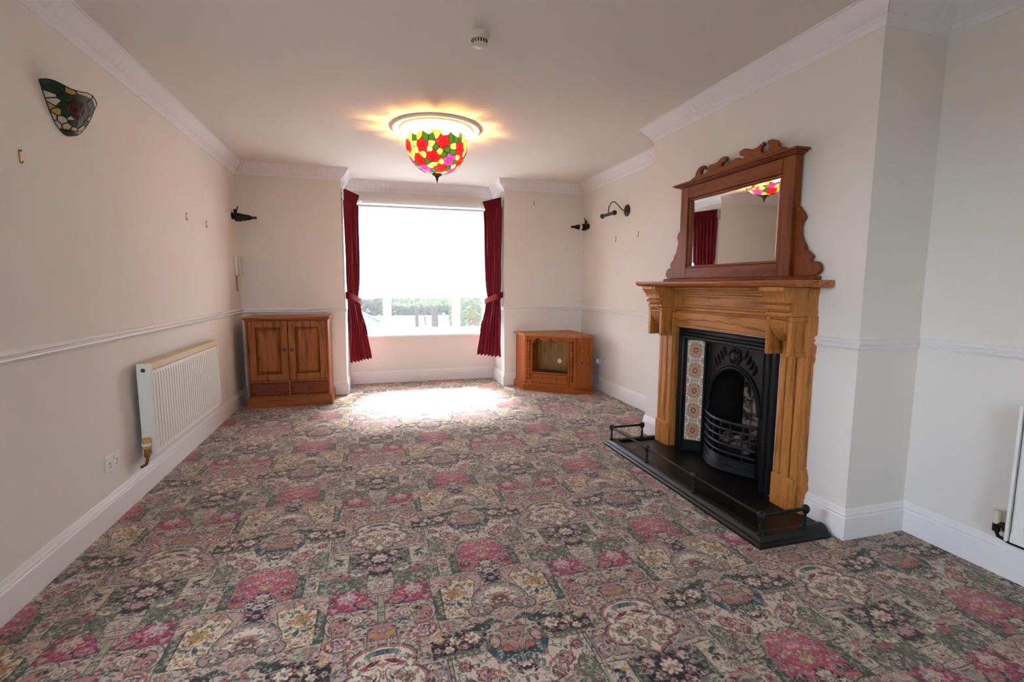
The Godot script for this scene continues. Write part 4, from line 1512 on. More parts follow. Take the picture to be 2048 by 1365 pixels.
func tile_material() -> StandardMaterial3D:
	if tile_m:
		return tile_m
	var n := 128
	var im := Image.create_empty(n, n, false, Image.FORMAT_RGB8)
	var ground := rgb(192, 176, 154)
	for y in n:
		for x in n:
			var u := (x + 0.5) / n * 2.0 - 1.0
			var w := (y + 0.5) / n * 2.0 - 1.0
			var r := sqrt(u * u + w * w)
			var a := atan2(w, u)
			var c := ground
			# corner scrolls
			var cu := 1.0 - absf(u)
			var cw := 1.0 - absf(w)
			var cr := sqrt(cu * cu + cw * cw)
			if absf(cr - 0.62) < 0.035 or absf(cr - 0.34) < 0.03:
				c = rgb(142, 112, 92)
			elif cr < 0.55 and cr > 0.40:
				c = rgb(226, 216, 198)
			elif cr < 0.2:
				c = rgb(176, 110, 96)
			if absf(sin(a * 6.0 + r * 9.0)) > 0.93 and r > 0.5:
				c = rgb(170, 146, 122)
			if r < 0.74 and r > 0.5:
				c = c.lerp(rgb(150, 116, 90), 0.55)
			# eight-petalled flower
			var pet := 0.46 + 0.20 * cos(a * 8.0)
			if r < pet + 0.07 and r > 0.08:
				c = rgb(138, 104, 82)
			if r < pet and r > 0.08:
				c = rgb(186, 146, 98) if cos(a * 8.0) > 0.1 else rgb(146, 92, 66)
			if r < 0.26:
				c = rgb(176, 80, 70) if absf(sin(a * 4.0)) < 0.8 else rgb(120, 60, 52)
			if r < 0.09:
				c = rgb(222, 190, 170)
			if maxf(absf(u), absf(w)) > 0.97:
				c = rgb(176, 166, 150)
			im.set_pixel(x, y, c)
	tile_m = mat(Color(1, 1, 1), 0.15, 0.5)
	tile_m.albedo_texture = ImageTexture.create_from_image(im)
	return tile_m

# ---------------------------------------------------------------- overmantel mirror
func overmantel() -> void:
	var o := thing("overmantel_mirror", "carved dark oak overmantel mirror with scrolled crest standing on the mantel shelf", "mirror", Vector3(XC - 0.03, 1.305, -2.685))
	set_root(o)
	var za := -3.19
	var zb := -2.18
	var xf := XC - 0.06
	# base rail on the shelf
	var b := MB.new()
	b.box(Vector3(xf - 0.012, 1.305, -3.365), Vector3(XC - 0.004, 1.326, -2.015), 0.005)
	rooted("base_rail", b, M.oak_z)
	# frame members
	var f := MB.new()
	f.box(Vector3(xf, 1.326, za), Vector3(XC - 0.006, 1.978, za + 0.085), 0.004)
	rooted("stile", f, M.oak_up)
	f = MB.new()
	f.box(Vector3(xf, 1.326, zb - 0.085), Vector3(XC - 0.006, 1.978, zb), 0.004)
	rooted("stile", f, M.oak_up)
	f = MB.new()
	f.box(Vector3(xf, 1.895, za + 0.085), Vector3(XC - 0.006, 1.978, zb - 0.085), 0.004)
	rooted("top_rail", f, M.oak_z)
	f = MB.new()
	f.box(Vector3(xf, 1.326, za + 0.085), Vector3(XC - 0.006, 1.402, zb - 0.085), 0.004)
	rooted("bottom_rail", f, M.oak_z)
	# inner bead round the glass
	var z0 := za + 0.085
	var z1 := zb - 0.085
	f = MB.new()
	for e in [[1.402, 1.418, z0, z1], [1.879, 1.895, z0, z1], [1.418, 1.879, z0, z0 + 0.024], [1.418, 1.879, z1 - 0.024, z1]]:
		f.box(Vector3(xf + 0.010, e[0], e[2]), Vector3(xf + 0.035, e[1], e[3]), 0.005)
	rooted("glass_bead", f, M.oak_up)
	# bevelled mirror plate
	var g := MB.new()
	var gx := xf + 0.026
	var g0 := z0 + 0.022
	var g1 := z1 - 0.022
	var w := 0.022
	var d := 0.0014
	var oo := [Vector3(gx, 1.416, g0), Vector3(gx, 1.416, g1), Vector3(gx, 1.881, g1), Vector3(gx, 1.881, g0)]
	var ii := [Vector3(gx - d, 1.416 + w, g0 + w), Vector3(gx - d, 1.416 + w, g1 - w), Vector3(gx - d, 1.881 - w, g1 - w), Vector3(gx - d, 1.881 - w, g0 + w)]
	g.quad(ii[0], ii[1], ii[2], ii[3])
	for k in 4:
		var l := (k + 1) % 4
		g.quad(oo[k], oo[l], ii[l], ii[k])
	g.box(Vector3(gx, 1.416, g0), Vector3(gx + 0.004, 1.881, g1))
	rooted("mirror_glass", g, M.mirror, null, 0.0)
	# cornice
	var c := MB.new()
	for e in [[1.978, 1.986, 0.012], [1.984, 1.994, 0.028], [1.992, 2.004, 0.045]]:
		c.box(Vector3(xf - e[2], e[0], za - e[2]), Vector3(XC - 0.006, e[1], zb + e[2]), 0.003)
	rooted("cornice", c, M.oak_z)
	# crest, cut from one board: outline (z, y), with swan-neck scrolls and gaps between them
	var cr := V2([-3.16, 2.003, -3.155, 2.014, -3.12, 2.016, -3.10, 2.026, -3.07, 2.032, -3.05, 2.040, -3.045, 2.058, -3.03, 2.080, -3.00, 2.094, -2.965, 2.094, -2.945, 2.083, -2.937, 2.070, -2.950, 2.066, -2.968, 2.073, -2.985, 2.066, -2.990, 2.050, -2.978, 2.038, -2.955, 2.036, -2.930, 2.043, -2.915, 2.058, -2.905, 2.080, -2.885, 2.083, -2.850, 2.081, -2.820, 2.086, -2.795, 2.100, -2.768, 2.106, -2.742, 2.100, -2.732, 2.085, -2.742, 2.071, -2.765, 2.070, -2.780, 2.058, -2.775, 2.046, -2.750, 2.046, -2.725, 2.056, -2.705, 2.058, -2.690, 2.052, -2.675, 2.058, -2.655, 2.068, -2.630, 2.064, -2.612, 2.054, -2.590, 2.049, -2.578, 2.056, -2.590, 2.070, -2.612, 2.074, -2.622, 2.088, -2.612, 2.102, -2.586, 2.108, -2.560, 2.102, -2.536, 2.090, -2.505, 2.085, -2.475, 2.086, -2.455, 2.096, -2.430, 2.106, -2.420, 2.092, -2.440, 2.080, -2.445, 2.060, -2.432, 2.044, -2.405, 2.040, -2.388, 2.054, -2.384, 2.074, -2.400, 2.092, -2.395, 2.104, -2.365, 2.104, -2.338, 2.092, -2.320, 2.070, -2.312, 2.050, -2.290, 2.042, -2.270, 2.034, -2.240, 2.020, -2.21, 2.012, -2.205, 2.003])
	var cm := MB.new()
	cm.slab(cr, 0.0, 0.022, on_breast(XC - 0.03), 0.003)
	rooted("crest", cm, M.oak_z)
	# side brackets
	for s in 2:
		var pts := []
		if s == 0:
			pts = [[-3.19, 1.328], [-3.345, 1.328], [-3.372, 1.336], [-3.388, 1.356], [-3.384, 1.382], [-3.366, 1.402], [-3.345, 1.408], [-3.335, 1.398], [-3.325, 1.412], [-3.338, 1.43], [-3.318, 1.455], [-3.295, 1.47], [-3.286, 1.50], [-3.262, 1.52], [-3.252, 1.555], [-3.240, 1.59], [-3.245, 1.615], [-3.258, 1.63], [-3.250, 1.655], [-3.228, 1.68], [-3.208, 1.70], [-3.19, 1.705]]
		else:
			pts = [[-2.18, 1.328], [-2.045, 1.328], [-2.02, 1.338], [-2.006, 1.358], [-2.012, 1.386], [-2.034, 1.402], [-2.054, 1.404], [-2.062, 1.392], [-2.072, 1.41], [-2.060, 1.43], [-2.085, 1.452], [-2.108, 1.468], [-2.112, 1.49], [-2.134, 1.52], [-2.146, 1.555], [-2.15, 1.595], [-2.142, 1.618], [-2.128, 1.634], [-2.132, 1.655], [-2.150, 1.678], [-2.166, 1.70], [-2.18, 1.706]]
		var pl := PackedVector2Array()
		for e in pts:
			pl.append(Vector2(e[0], e[1]))
		var sb := MB.new()
		sb.slab(pl, 0.0, 0.024, on_breast(XC - 0.012), 0.003)
		rooted("side_bracket", sb, M.oak_up)

# ---------------------------------------------------------------- fender
func fender() -> void:
	var o := thing("fender", "black iron fender with a ball-topped rail round the hearth", "fender", Vector3(1.81, 0, -2.64))
	set_root(o)
	# moulded kerb on three sides: section (out, up) with the outer toe at 0
	var sec := [Vector2(0.0, 0.0), Vector2(0.0, 0.012), Vector2(0.008, 0.022), Vector2(0.018, 0.026), Vector2(0.022, 0.034), Vector2(0.034, 0.046), Vector2(0.05, 0.052), Vector2(0.066, 0.053), Vector2(0.080, 0.048), Vector2(0.086, 0.036), Vector2(0.086, 0.0)]
	var x0 := 1.772
	var za := -3.482
	var zb := -1.815
	var xe := 2.212
	var k := MB.new()
	var rows := []
	for s in sec:
		rows.append([Vector3(xe, s.y, za + s.x), Vector3(x0 + s.x, s.y, za + s.x), Vector3(x0 + s.x, s.y, zb - s.x), Vector3(xe, s.y, zb - s.x)])
	for i in sec.size() - 1:
		for j in 3:
			k.quad(rows[i][j + 1], rows[i][j], rows[i + 1][j], rows[i + 1][j + 1])
	for j in [0, 3]:
		for i in range(1, sec.size() - 1):
			k.tri(rows[0][j], rows[i][j], rows[i + 1][j])
	rooted("kerb", k, M.black)
	var y := 0.150
	var xr := 1.812
	var zl := -3.425
	var zr := -1.862
	var xs := 2.085
	for e in [[Vector3(xs, y, zl), Vector3(xr, y, zl)], [Vector3(xr, y, zl), Vector3(xr, y, zr)], [Vector3(xr, y, zr), Vector3(xs, y, zr)]]:
		var r := MB.new()
		r.tube([e[0], e[1]], 0.009, 10)
		rooted("rail", r, M.black)
	for p in [Vector3(xs, 0, zl), Vector3(xr, 0, zl), Vector3(xr, 0, lerpf(zl, zr, 0.333)), Vector3(xr, 0, lerpf(zl, zr, 0.667)), Vector3(xr, 0, zr), Vector3(xs, 0, zr)]:
		var q := MB.new()
		q.lathe([Vector2(0.0, 0.046), Vector2(0.016, 0.046), Vector2(0.016, 0.054), Vector2(0.009, 0.060), Vector2(0.007, 0.08), Vector2(0.010, 0.09), Vector2(0.007, 0.10), Vector2(0.007, 0.122), Vector2(0.012, 0.128), Vector2(0.018, 0.138), Vector2(0.020, 0.150), Vector2(0.018, 0.161), Vector2(0.010, 0.169), Vector2(0.0, 0.171)], 14, Transform3D(Basis(), p))
		rooted("post", q, M.black)

# ---------------------------------------------------------------- cupboard left of the window
func cupboard() -> void:
	var o := thing("cupboard", "pine cupboard with two panelled doors over two drawers left of the window", "cupboard", Vector3(-0.855, 0, -5.70))
	var xa := -0.395
	var xb := 0.395
	var zf := 0.215       # front face
	var zb := -0.225
	var c := MB.new()
	c.box(Vector3(xa, 0.10, zb), Vector3(xa + 0.02, 0.922, zf), 0.003)
	c.box(Vector3(xb - 0.02, 0.10, zb), Vector3(xb, 0.922, zf), 0.003)
	c.box(Vector3(xa + 0.02, 0.10, zb), Vector3(xb - 0.02, 0.922, zb + 0.01))
	c.box(Vector3(xa + 0.02, 0.10, zb + 0.01), Vector3(xb - 0.02, 0.12, zf - 0.01))
	c.box(Vector3(xa + 0.02, 0.262, zb + 0.01), Vector3(xb - 0.02, 0.28, zf - 0.004))
	c.box(Vector3(-0.012, 0.12, zb + 0.01), Vector3(0.012, 0.262, zf - 0.004))
	part("carcass", c, M.cup_up, o)
	var t := MB.new()
	t.box(Vector3(xa - 0.025, 0.922, zb), Vector3(xb + 0.025, 0.945, zf + 0.03), 0.007)
	t.box(Vector3(xa - 0.010, 0.908, zb), Vector3(xb + 0.010, 0.923, zf + 0.014), 0.005)
	part("top", t, M.cup_x, o)
	var p := MB.new()
	p.box(Vector3(xa - 0.022, 0.0, zb), Vector3(xb + 0.022, 0.085, zf + 0.024), 0.004)
	p.box(Vector3(xa - 0.012, 0.083, zb), Vector3(xb + 0.012, 0.103, zf + 0.014), 0.006)
	part("plinth", p, M.cup_x, o)
	for s in 2:
		var x0 := xa + 0.024 if s == 0 else 0.003
		var x1 := -0.003 if s == 0 else xb - 0.024
		var y0 := 0.284
		var y1 := 0.904
		var d := MB.new()
		var sw := 0.066
		d.box(Vector3(x0, y0, zf - 0.018), Vector3(x0 + sw, y1, zf + 0.004), 0.003)
		d.box(Vector3(x1 - sw, y0, zf - 0.018), Vector3(x1, y1, zf + 0.004), 0.003)
		d.box(Vector3(x0 + sw, y0, zf - 0.018), Vector3(x1 - sw, y0 + sw, zf + 0.004), 0.003)
		d.box(Vector3(x0 + sw, y1 - sw, zf - 0.018), Vector3(x1 - sw, y1, zf + 0.004), 0.003)
		var dm := part("door", d, M.cup_up, o)
		# raised and fielded panel
		var f := MB.new()
		var a := [Vector3(x0 + sw, y0 + sw, zf - 0.024), Vector3(x1 - sw, y0 + sw, zf - 0.024), Vector3(x1 - sw, y1 - sw, zf - 0.024), Vector3(x0 + sw, y1 - sw, zf - 0.024)]
		var bv := Vector2(0.034, 0.036)
		var b := [a[0] + Vector3(bv.x, bv.y, 0.023), a[1] + Vector3(-bv.x, bv.y, 0.023), a[2] + Vector3(-bv.x, -bv.y, 0.023), a[3] + Vector3(bv.x, -bv.y, 0.023)]
		var e := []
		for k in 4:
			e.append(b[k] + Vector3(0, 0, 0.004))
		f.quad(e[0], e[1], e[2], e[3])
		for k in 4:
			var l := (k + 1) % 4
			f.quad(a[k], a[l], b[l], b[k])
			f.quad(b[k], b[l], e[l], e[k])
		part("panel", f, M.cup_up, dm, 0.0)
		knob(Vector3(x1 - 0.033 if s == 0 else x0 + 0.033, 0.605, zf + 0.004), dm, 0.017)
		# drawer
		var dr := MB.new()
		dr.box(Vector3(x0, 0.126, zf - 0.016), Vector3(x1 if s == 1 else -0.014, 0.258, zf + 0.003), 0.006)
		if s == 1:
			dr = MB.new()
			dr.box(Vector3(0.014, 0.126, zf - 0.016), Vector3(x1, 0.258, zf + 0.003), 0.006)
		var drm := part("drawer", dr, M.cup_dark, o)
		knob(Vector3((x0 + x1) / 2.0, 0.192, zf + 0.003), drm, 0.014)
	# dark knots in the left door's timber
	for e in [[-0.315, 0.66, 0.010, 0.020], [-0.17, 0.685, 0.013, 0.010], [-0.14, 0.686, 0.008, 0.010]]:
		pass

func knob(at: Vector3, parent: Node, r: float, turn := Basis(Vector3.RIGHT, PI / 2)) -> void:
	var k := MB.new()
	k.lathe([Vector2(0, 0), Vector2(r * 0.55, 0), Vector2(r * 0.45, r * 0.5), Vector2(r * 0.85, r * 0.85), Vector2(r, r * 1.3), Vector2(r * 0.8, r * 1.7), Vector2(0, r * 1.85)], 14, Transform3D(turn, at))
	part("knob", k, M.knob, parent)

# ---------------------------------------------------------------- corner television cabinet
func corner_cabinet() -> void:
	var o := thing("corner_cabinet", "low pine corner television cabinet with twisted columns and an open niche", "cabinet", Vector3(2.02, 0, -5.42))
	var A := Vector3(1.77, 0, -5.62)      # front edge, left and right
	var B := Vector3(2.265, 0, -5.205)
	var ex := (B - A).normalized()
	var nz := Vector3(-ex.z, 0, ex.x)
	if nz.z < 0:
		nz = -nz
	var W := A.distance_to(B)
	var F := Transform3D(Basis(ex, Vector3.UP, nz), A - o.position)     # front face: x along it, z out of it
	var foot := [A - o.position, B - o.position, Vector3(2.475, 0, -5.205) - o.position, Vector3(2.465, 0, -5.905) - o.position, Vector3(1.755, 0, -5.905) - o.position, Vector3(1.755, 0, -5.80) - o.position]
	foot = [A - o.position, B - o.position, Vector3(2.475, 0, -5.20) - o.position, Vector3(2.475, 0, -5.915) - o.position, Vector3(1.745, 0, -5.915) - o.position]
	# slab of the footprint grown by g
	var plan := func(g: float, y0: float, y1: float, ch: float) -> MB:
		var poly := PackedVector2Array()
		var n := foot.size()
		for i in n:
			var p := Vector2(foot[i].x, foot[i].z)
			var d0 := (p - Vector2(foot[(i + n - 1) % n].x, foot[(i + n - 1) % n].z)).normalized()
			var d1 := (Vector2(foot[(i + 1) % n].x, foot[(i + 1) % n].z) - p).normalized()
			var n0 := Vector2(-d0.y, d0.x)
			var n1 := Vector2(-d1.y, d1.x)
			var m := (n0 + n1).normalized()
			var gg := g
			var sgn := 1.0
			poly.append(p + m * sgn * gg / maxf(0.4, m.dot(n0)))
		var mb := MB.new()
		# slab() extrudes along local z: turn it so that local z is up
		mb.slab(poly, y0, y1, Transform3D(Basis(Vector3(1, 0, 0), Vector3(0, 0, 1), Vector3(0, 1, 0)), Vector3.ZERO), ch)
		return mb
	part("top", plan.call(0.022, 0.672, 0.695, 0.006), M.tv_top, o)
	var pm: MB = plan.call(0.018, 0.0, 0.085, 0.005)
	part("plinth", pm, M.tv_x, o)
	# carcass: side walls, back, floors
	var c := MB.new()
	var wall := func(p: Vector3, q: Vector3, y0: float, y1: float, th: float) -> void:
		var d := (q - p).normalized()
		var nn := Vector3(d.z, 0, -d.x)
		c.box(Vector3(0, y0, 0), Vector3(p.distance_to(q), y1, th), 0.002, Transform3D(Basis(d, Vector3.UP, d.cross(Vector3.UP)), p))
	wall.call(foot[1], foot[2], 0.085, 0.672, -0.018)
	wall.call(foot[2], foot[3], 0.085, 0.672, -0.018)
	wall.call(foot[3], foot[4], 0.085, 0.672, -0.018)
	wall.call(foot[4], foot[0], 0.085, 0.672, -0.018)
	part("carcass", c, M.tv_up, o)
	# front frame
	var f := MB.new()
	var oy0 := 0.235
	var oy1 := 0.655
	var ox0 := 0.097
	var ox1 := W - 0.100
	f.box(Vector3(0, 0.085, -0.02), Vector3(0.03, 0.672, 0), 0.003, F)
	f.box(Vector3(ox0 - 0.020, 0.085, -0.02), Vector3(ox0, 0.672, 0), 0.003, F)
	f.box(Vector3(ox1, 0.085, -0.02), Vector3(ox1 + 0.020, 0.672, 0), 0.003, F)
	f.box(Vector3(W - 0.03, 0.085, -0.02), Vector3(W, 0.672, 0), 0.003, F)
	for e in [[0.03, ox0 - 0.020], [ox1 + 0.020, W - 0.03]]:
		f.box(Vector3(e[0], 0.085, -0.02), Vector3(e[1], 0.14, 0), 0.002, F)
		f.box(Vector3(e[0], 0.62, -0.02), Vector3(e[1], 0.672, 0), 0.002, F)
		f.box(Vector3(e[0], 0.14, -0.04), Vector3(e[1], 0.62, -0.032), 0.0, F)
	f.box(Vector3(ox0, 0.085, -0.02), Vector3(ox1, 0.105, 0), 0.002, F)
	f.box(Vector3(ox0, 0.218, -0.02), Vector3(ox1, oy0, 0), 0.003, F)
	part("front_frame", f, M.tv_up, o)
	# scalloped valance over the niche
	var vp := PackedVector2Array()
	vp.append(Vector2(ox0, 0.672))
	for k in 49:
		var t := k / 48.0
		var dip := 0.066 - 0.052 * absf(sin(t * PI * 3.0))
		if t < 0.1 or t > 0.9:
			dip += 0.02 * (1.0 - minf(t, 1.0 - t) / 0.1)
		vp.append(Vector2(lerpf(ox0, ox1, t), 0.672 - dip - 0.012))
	vp.append(Vector2(ox1, 0.672))
	var vm := MB.new()
	vm.slab(vp, -0.018, -0.002, F, 0.002)
	part("valance", vm, M.tv_x, o)
	# twisted columns
	for x in [0.055, W - 0.055]:
		var tw := MB.new()
		var N := 64
		var rings := []
		for i in N + 1:
			var y := lerpf(0.145, 0.615, float(i) / N)
			var ring := []
			for k in 20:
				var a := TAU * k / 20
				var rr := 0.0140 + 0.0065 * cos(2.0 * (a - y * TAU / 0.09))
				ring.append(F * Vector3(x + cos(a) * rr, y, -0.002 + sin(a) * rr))
			rings.append(ring)
		for i in N:
			for k in 20:
				var l := (k + 1) % 20
				tw.quad(rings[i][k], rings[i + 1][k], rings[i + 1][l], rings[i][l])
		part("twisted_column", tw, M.tv_up, o, 60.0)
	# niche: shelf, back panels with a cable hole cover
	var sh := MB.new()
	sh.box(Vector3(0.03, 0.216, -0.24), Vector3(W - 0.03, 0.232, -0.02), 0.0, F)
	part("shelf", sh, M.knob, o)
	var bk := MB.new()
	bk.box(Vector3(0.08, 0.265, -0.22), Vector3(W - 0.08, 0.672, -0.212), 0.0, F)
	bk.box(Vector3(0.08, 0.225, -0.24), Vector3(W - 0.08, 0.4, -0.232), 0.0, F)
	bk.box(Vector3(W - 0.165, 0.265, -0.211), Vector3(W - 0.105, 0.672, -0.200), 0.002, F)
	part("back_panel", bk, M.tv_back, o)
	var gh := MB.new()
	gh.lathe([Vector2(0.028, 0), Vector2(0.028, 0.006), Vector2(0.022, 0.009), Vector2(0.0, 0.009)], 24, F * Transform3D(Basis(Vector3.RIGHT, PI / 2), Vector3(W * 0.585, 0.355, -0.212)))
	part("hole_cover", gh, M.plastic, o)
	for s: float in [-1.0, 1.0]:
		var ck := MB.new()
		var x := ox0 - 0.01 if s < 0 else ox1 + 0.01
		ck.box(Vector3(x - 0.008, 0.232, -0.20), Vector3(x + 0.008, 0.672, -0.02), 0.0, F)
		part("niche_cheek", ck, M.tv_up, o)
	# drawer with two knobs
	var dr := MB.new()
	dr.box(Vector3(ox0 + 0.004, 0.108, -0.018), Vector3(ox1 - 0.004, 0.214, 0.002), 0.004, F)
	var dm := part("drawer", dr, M.tv_x, o)
	for x in [W * 0.36, W * 0.64]:
		knob(F * Vector3(x, 0.162, 0.002), dm, 0.011, F.basis * Basis(Vector3.RIGHT, PI / 2))
	# small turned door pulls on the side facing the room
	var pl := MB.new()
	for x in [0.34, 0.43]:
		pl.ball(Vector3(2.0, 0, 0), 0.001, 6)
	for dx in [-0.06, 0.0]:
		knob(foot[1] + Vector3(0.135 + dx, 0.37, 0.0), o, 0.011)

# ---------------------------------------------------------------- radiators
func radiators() -> void:
	var o := thing("radiator", "white ribbed panel radiator on the long wall under the dado rail", "radiator", Vector3(XL, 0.25, -3.99))
	radiator(o, 0.65, 0.55)
	# thermostatic valve and its pipe
	var v := MB.new()
	var vx := 0.062
	var vz := 0.690
	v.tube([Vector3(vx, 0.02, 0.65), Vector3(vx, 0.02, 0.70)], 0.012, 10)
	v.tube([Vector3(vx, 0.035, vz), Vector3(vx, -0.015, vz), Vector3(vx - 0.008, -0.045, vz), Vector3(vx - 0.036, -0.062, vz)], 0.009, 10)
	v.tube([Vector3(vx, 0.05, vz), Vector3(vx, 0.00, vz)], 0.015, 12)
	part("valve_body", v, M.brass, o)
	var h := MB.new()
	h.lathe([Vector2(0, 0.05), Vector2(0.018, 0.05), Vector2(0.022, 0.06), Vector2(0.022, 0.105), Vector2(0.018, 0.113), Vector2(0, 0.115)], 16, Transform3D(Basis(), Vector3(vx, 0, vz)))
	part("valve_head", h, M.yellowed, o)
	var h2 := MB.new()
	h2.lathe([Vector2(0.0225, 0.068), Vector2(0.0235, 0.07), Vector2(0.0235, 0.082), Vector2(0.0225, 0.084)], 16, Transform3D(Basis(), Vector3(vx, 0, vz)))
	part("valve_band", h2, M.plastic, o)
	# second radiator, running out of the frame on the right
	var q := thing("radiator", "white radiator in the near right alcove with only its end showing", "radiator", Vector3(XR, 0.20, -0.50), PI)
	radiator(q, 0.81, 0.58)
	var w := MB.new()
	w.tube([Vector3(0.055, 0.045, -0.81 + 1.62), Vector3(0.055, 0.045, 0.865)], 0.012, 10)
	w.tube([Vector3(0.055, 0.045, 0.868), Vector3(0.055, 0.01, 0.868)], 0.014, 10)
	w.tube([Vector3(0.055, 0.045, 0.835), Vector3(0.055, 0.022, 0.835)], 0.014, 10)
	w.tube([Vector3(0.055, 0.05, 0.868), Vector3(0.055, 0.012, 0.868), Vector3(0.05, -0.012, 0.862), Vector3(0.05, -0.022, 0.82), Vector3(0.05, -0.024, 0.2)], 0.007, 10)
	part("valve_body", w, M.bronze, q)
	var wh := MB.new()
	wh.lathe([Vector2(0, 0.045), Vector2(0.014, 0.045), Vector2(0.015, 0.05), Vector2(0.014, 0.1), Vector2(0.012, 0.104), Vector2(0, 0.104)], 14, Transform3D(Basis(), Vector3(0.055, 0, 0.868)))
	part("valve_head", wh, M.old_plastic, q)

# radiator with its back at x 0 against the wall, length 2 * hl along z, height h
func radiator(o: Node3D, hl: float, h: float) -> void:
	var f := MB.new()
	var n := int(round(2 * hl / 0.0415))
	var st := 2 * (hl - 0.012) / n
	var prof := []
	for i in n:
		var z := -hl + 0.012 + st * i
		for e in [[0.0, 0.092], [0.10, 0.092], [0.22, 0.100], [0.78, 0.100], [0.90, 0.092]]:
			prof.append(Vector2(z + st * e[0], e[1]))
	prof.append(Vector2(hl - 0.012, 0.092))
	var hp := h - 0.042
	var ys := [0.0, 0.024, 0.040, hp - 0.030, hp - 0.016, hp]
	for k in 5:
		var fade0 := 1.0 if k >= 2 and k <= 3 else 0.0
		for i in prof.size() - 1:
			var a: Vector2 = prof[i]
			var b: Vector2 = prof[i + 1]
			var xa0 := a.y if (k == 2 or k == 3) else 0.096
			var xb0 := b.y if (k == 2 or k == 3) else 0.096
			var xa1 := a.y if (k == 1 or k == 2) else 0.096
			var xb1 := b.y if (k == 1 or k == 2) else 0.096
			f.quad(Vector3(xa0, ys[k], a.x), Vector3(xa1, ys[k + 1], a.x), Vector3(xb1, ys[k + 1], b.x), Vector3(xb0, ys[k], b.x))
	f.box(Vector3(0.080, 0.0, -hl + 0.012), Vector3(0.0895, hp, hl - 0.012))
	part("front_panel", f, M.enamel, o)
	var bk := MB.new()
	bk.box(Vector3(0.030, 0.0, -hl + 0.012), Vector3(0.040, h, hl - 0.012), 0.003)
	part("rear_panel", bk, M.enamel, o)
	for s: float in [-1.0, 1.0]:
		var e := MB.new()
		e.box(Vector3(0.026, -0.002, s * hl - 0.006), Vector3(0.104, h + 0.006, s * hl + 0.006), 0.004)
		var em := part("end_panel", e, M.enamel, o)
		var hol := MB.new()
		hol.lathe([Vector2(0, 0.0), Vector2(0.012, 0.0), Vector2(0.012, 0.0015), Vector2(0, 0.0015)], 16, Transform3D(Basis(Vector3.RIGHT, PI / 2 * s), Vector3(0.062, h - 0.035, s * (hl + 0.006))))
		part("blanking_plug", hol, M.hole, em)
	# grille of slats along the top
	var g := MB.new()
	g.box(Vector3(0.032, h - 0.002, -hl + 0.006), Vector3(0.040, h + 0.006, hl - 0.006), 0.001)
	g.box(Vector3(0.088, h - 0.040, -hl + 0.007), Vector3(0.096, h + 0.005, hl - 0.007), 0.003)
	var m := int(2 * hl / 0.014)
	for i in m + 1:
		var z := -hl + 0.008 + (2 * hl - 0.016) * i / m
		g.box(Vector3(0.040, h - 0.002, z - 0.0045), Vector3(0.090, h + 0.003, z + 0.0045))
	part("top_grille", g, M.grille, o, 0.0)
	for z: float in [-hl * 0.6, hl * 0.6]:
		var b := MB.new()
		b.box(Vector3(0.001, 0.06, z - 0.02), Vector3(0.032, h - 0.06, z + 0.02), 0.002)
		part("wall_bracket", b, M.enamel, o)

# ---------------------------------------------------------------- ceiling rose and stained glass bowl
func pendant() -> void:
	var C := Vector3(0.552, H, -4.225)
	var ro := MB.new()
	ro.lathe([Vector2(0.362, 0.0), Vector2(0.361, -0.010), Vector2(0.356, -0.018), Vector2(0.350, -0.020), Vector2(0.344, -0.016), Vector2(0.338, -0.009), Vector2(0.306, -0.009), Vector2(0.300, -0.014), Vector2(0.293, -0.020), Vector2(0.285, -0.018), Vector2(0.279, -0.010), Vector2(0.20, -0.010), Vector2(0.13, -0.016), Vector2(0.08, -0.026), Vector2(0.0, -0.028)], 96)
	var rose := part("ceiling_rose", ro, M.plaster)
	rose.position = C
	tag(rose, "round white plaster ceiling rose above the stained glass bowl", "ceiling rose")

	var o := thing("ceiling_lamp", "lit stained glass bowl lamp with red roses hanging under the ceiling rose", "lamp", C)
	var R := 0.252
	var cy := -0.118          # centre of the bowl: its rim
	# canopy and rod
	var k := MB.new()
	k.lathe([Vector2(0.055, -0.027), Vector2(0.052, -0.04), Vector2(0.03, -0.058), Vector2(0.012, -0.07), Vector2(0.010, -0.09), Vector2(0.0, -0.09)], 24)
	part("canopy", k, M.brass, o)
	var rod := MB.new()
	rod.tube([Vector3(0, -0.085, 0), Vector3(0, cy - R - 0.004, 0)], 0.005, 8)
	part("rod", rod, M.brass, o)
	var fi := MB.new()
	fi.lathe([Vector2(0.0, 0.016), Vector2(0.03, 0.014), Vector2(0.042, 0.004), Vector2(0.040, -0.008), Vector2(0.022, -0.016), Vector2(0.012, -0.026), Vector2(0.009, -0.034), Vector2(0.011, -0.040), Vector2(0.006, -0.05), Vector2(0.003, -0.066), Vector2(0.0, -0.07)], 20, Transform3D(Basis(), Vector3(0, cy - R, 0)))
	part("finial", fi, M.bronze, o)
	# bulbs on a cluster, each with its light
	for i in 3:
		var a := TAU * i / 3 + 0.5
		var p := Vector3(cos(a) * 0.055, cy - 0.075, sin(a) * 0.055)
		var hld := MB.new()
		hld.tube([Vector3(0, cy - 0.10, 0), p + Vector3(0, -0.045, 0), p + Vector3(0, -0.02, 0)], 0.012, 8)
		part("bulb_holder", hld, M.brass, o)
		var bm := MB.new()
		bm.ball(p, 0.024, 12, 1.25)
		var glow := mat(rgb(255, 214, 150), 0.5)
		glow.emission_enabled = true
		glow.emission = rgb(255, 196, 110)
		glow.emission_energy_multiplier = 6.0
		part("bulb", bm, glow, o)
		var l := OmniLight3D.new()
		l.name = "bulb_light"
		l.position = p
		l.light_color = rgb(255, 206, 124)
		l.light_energy = 0.55
		l.light_size = 0.02
		l.omni_range = 12.0
		l.omni_attenuation = 2.0
		l.shadow_enabled = true
		o.add_child(l, true)
	stained_dome(o, R, cy, 190, 9)

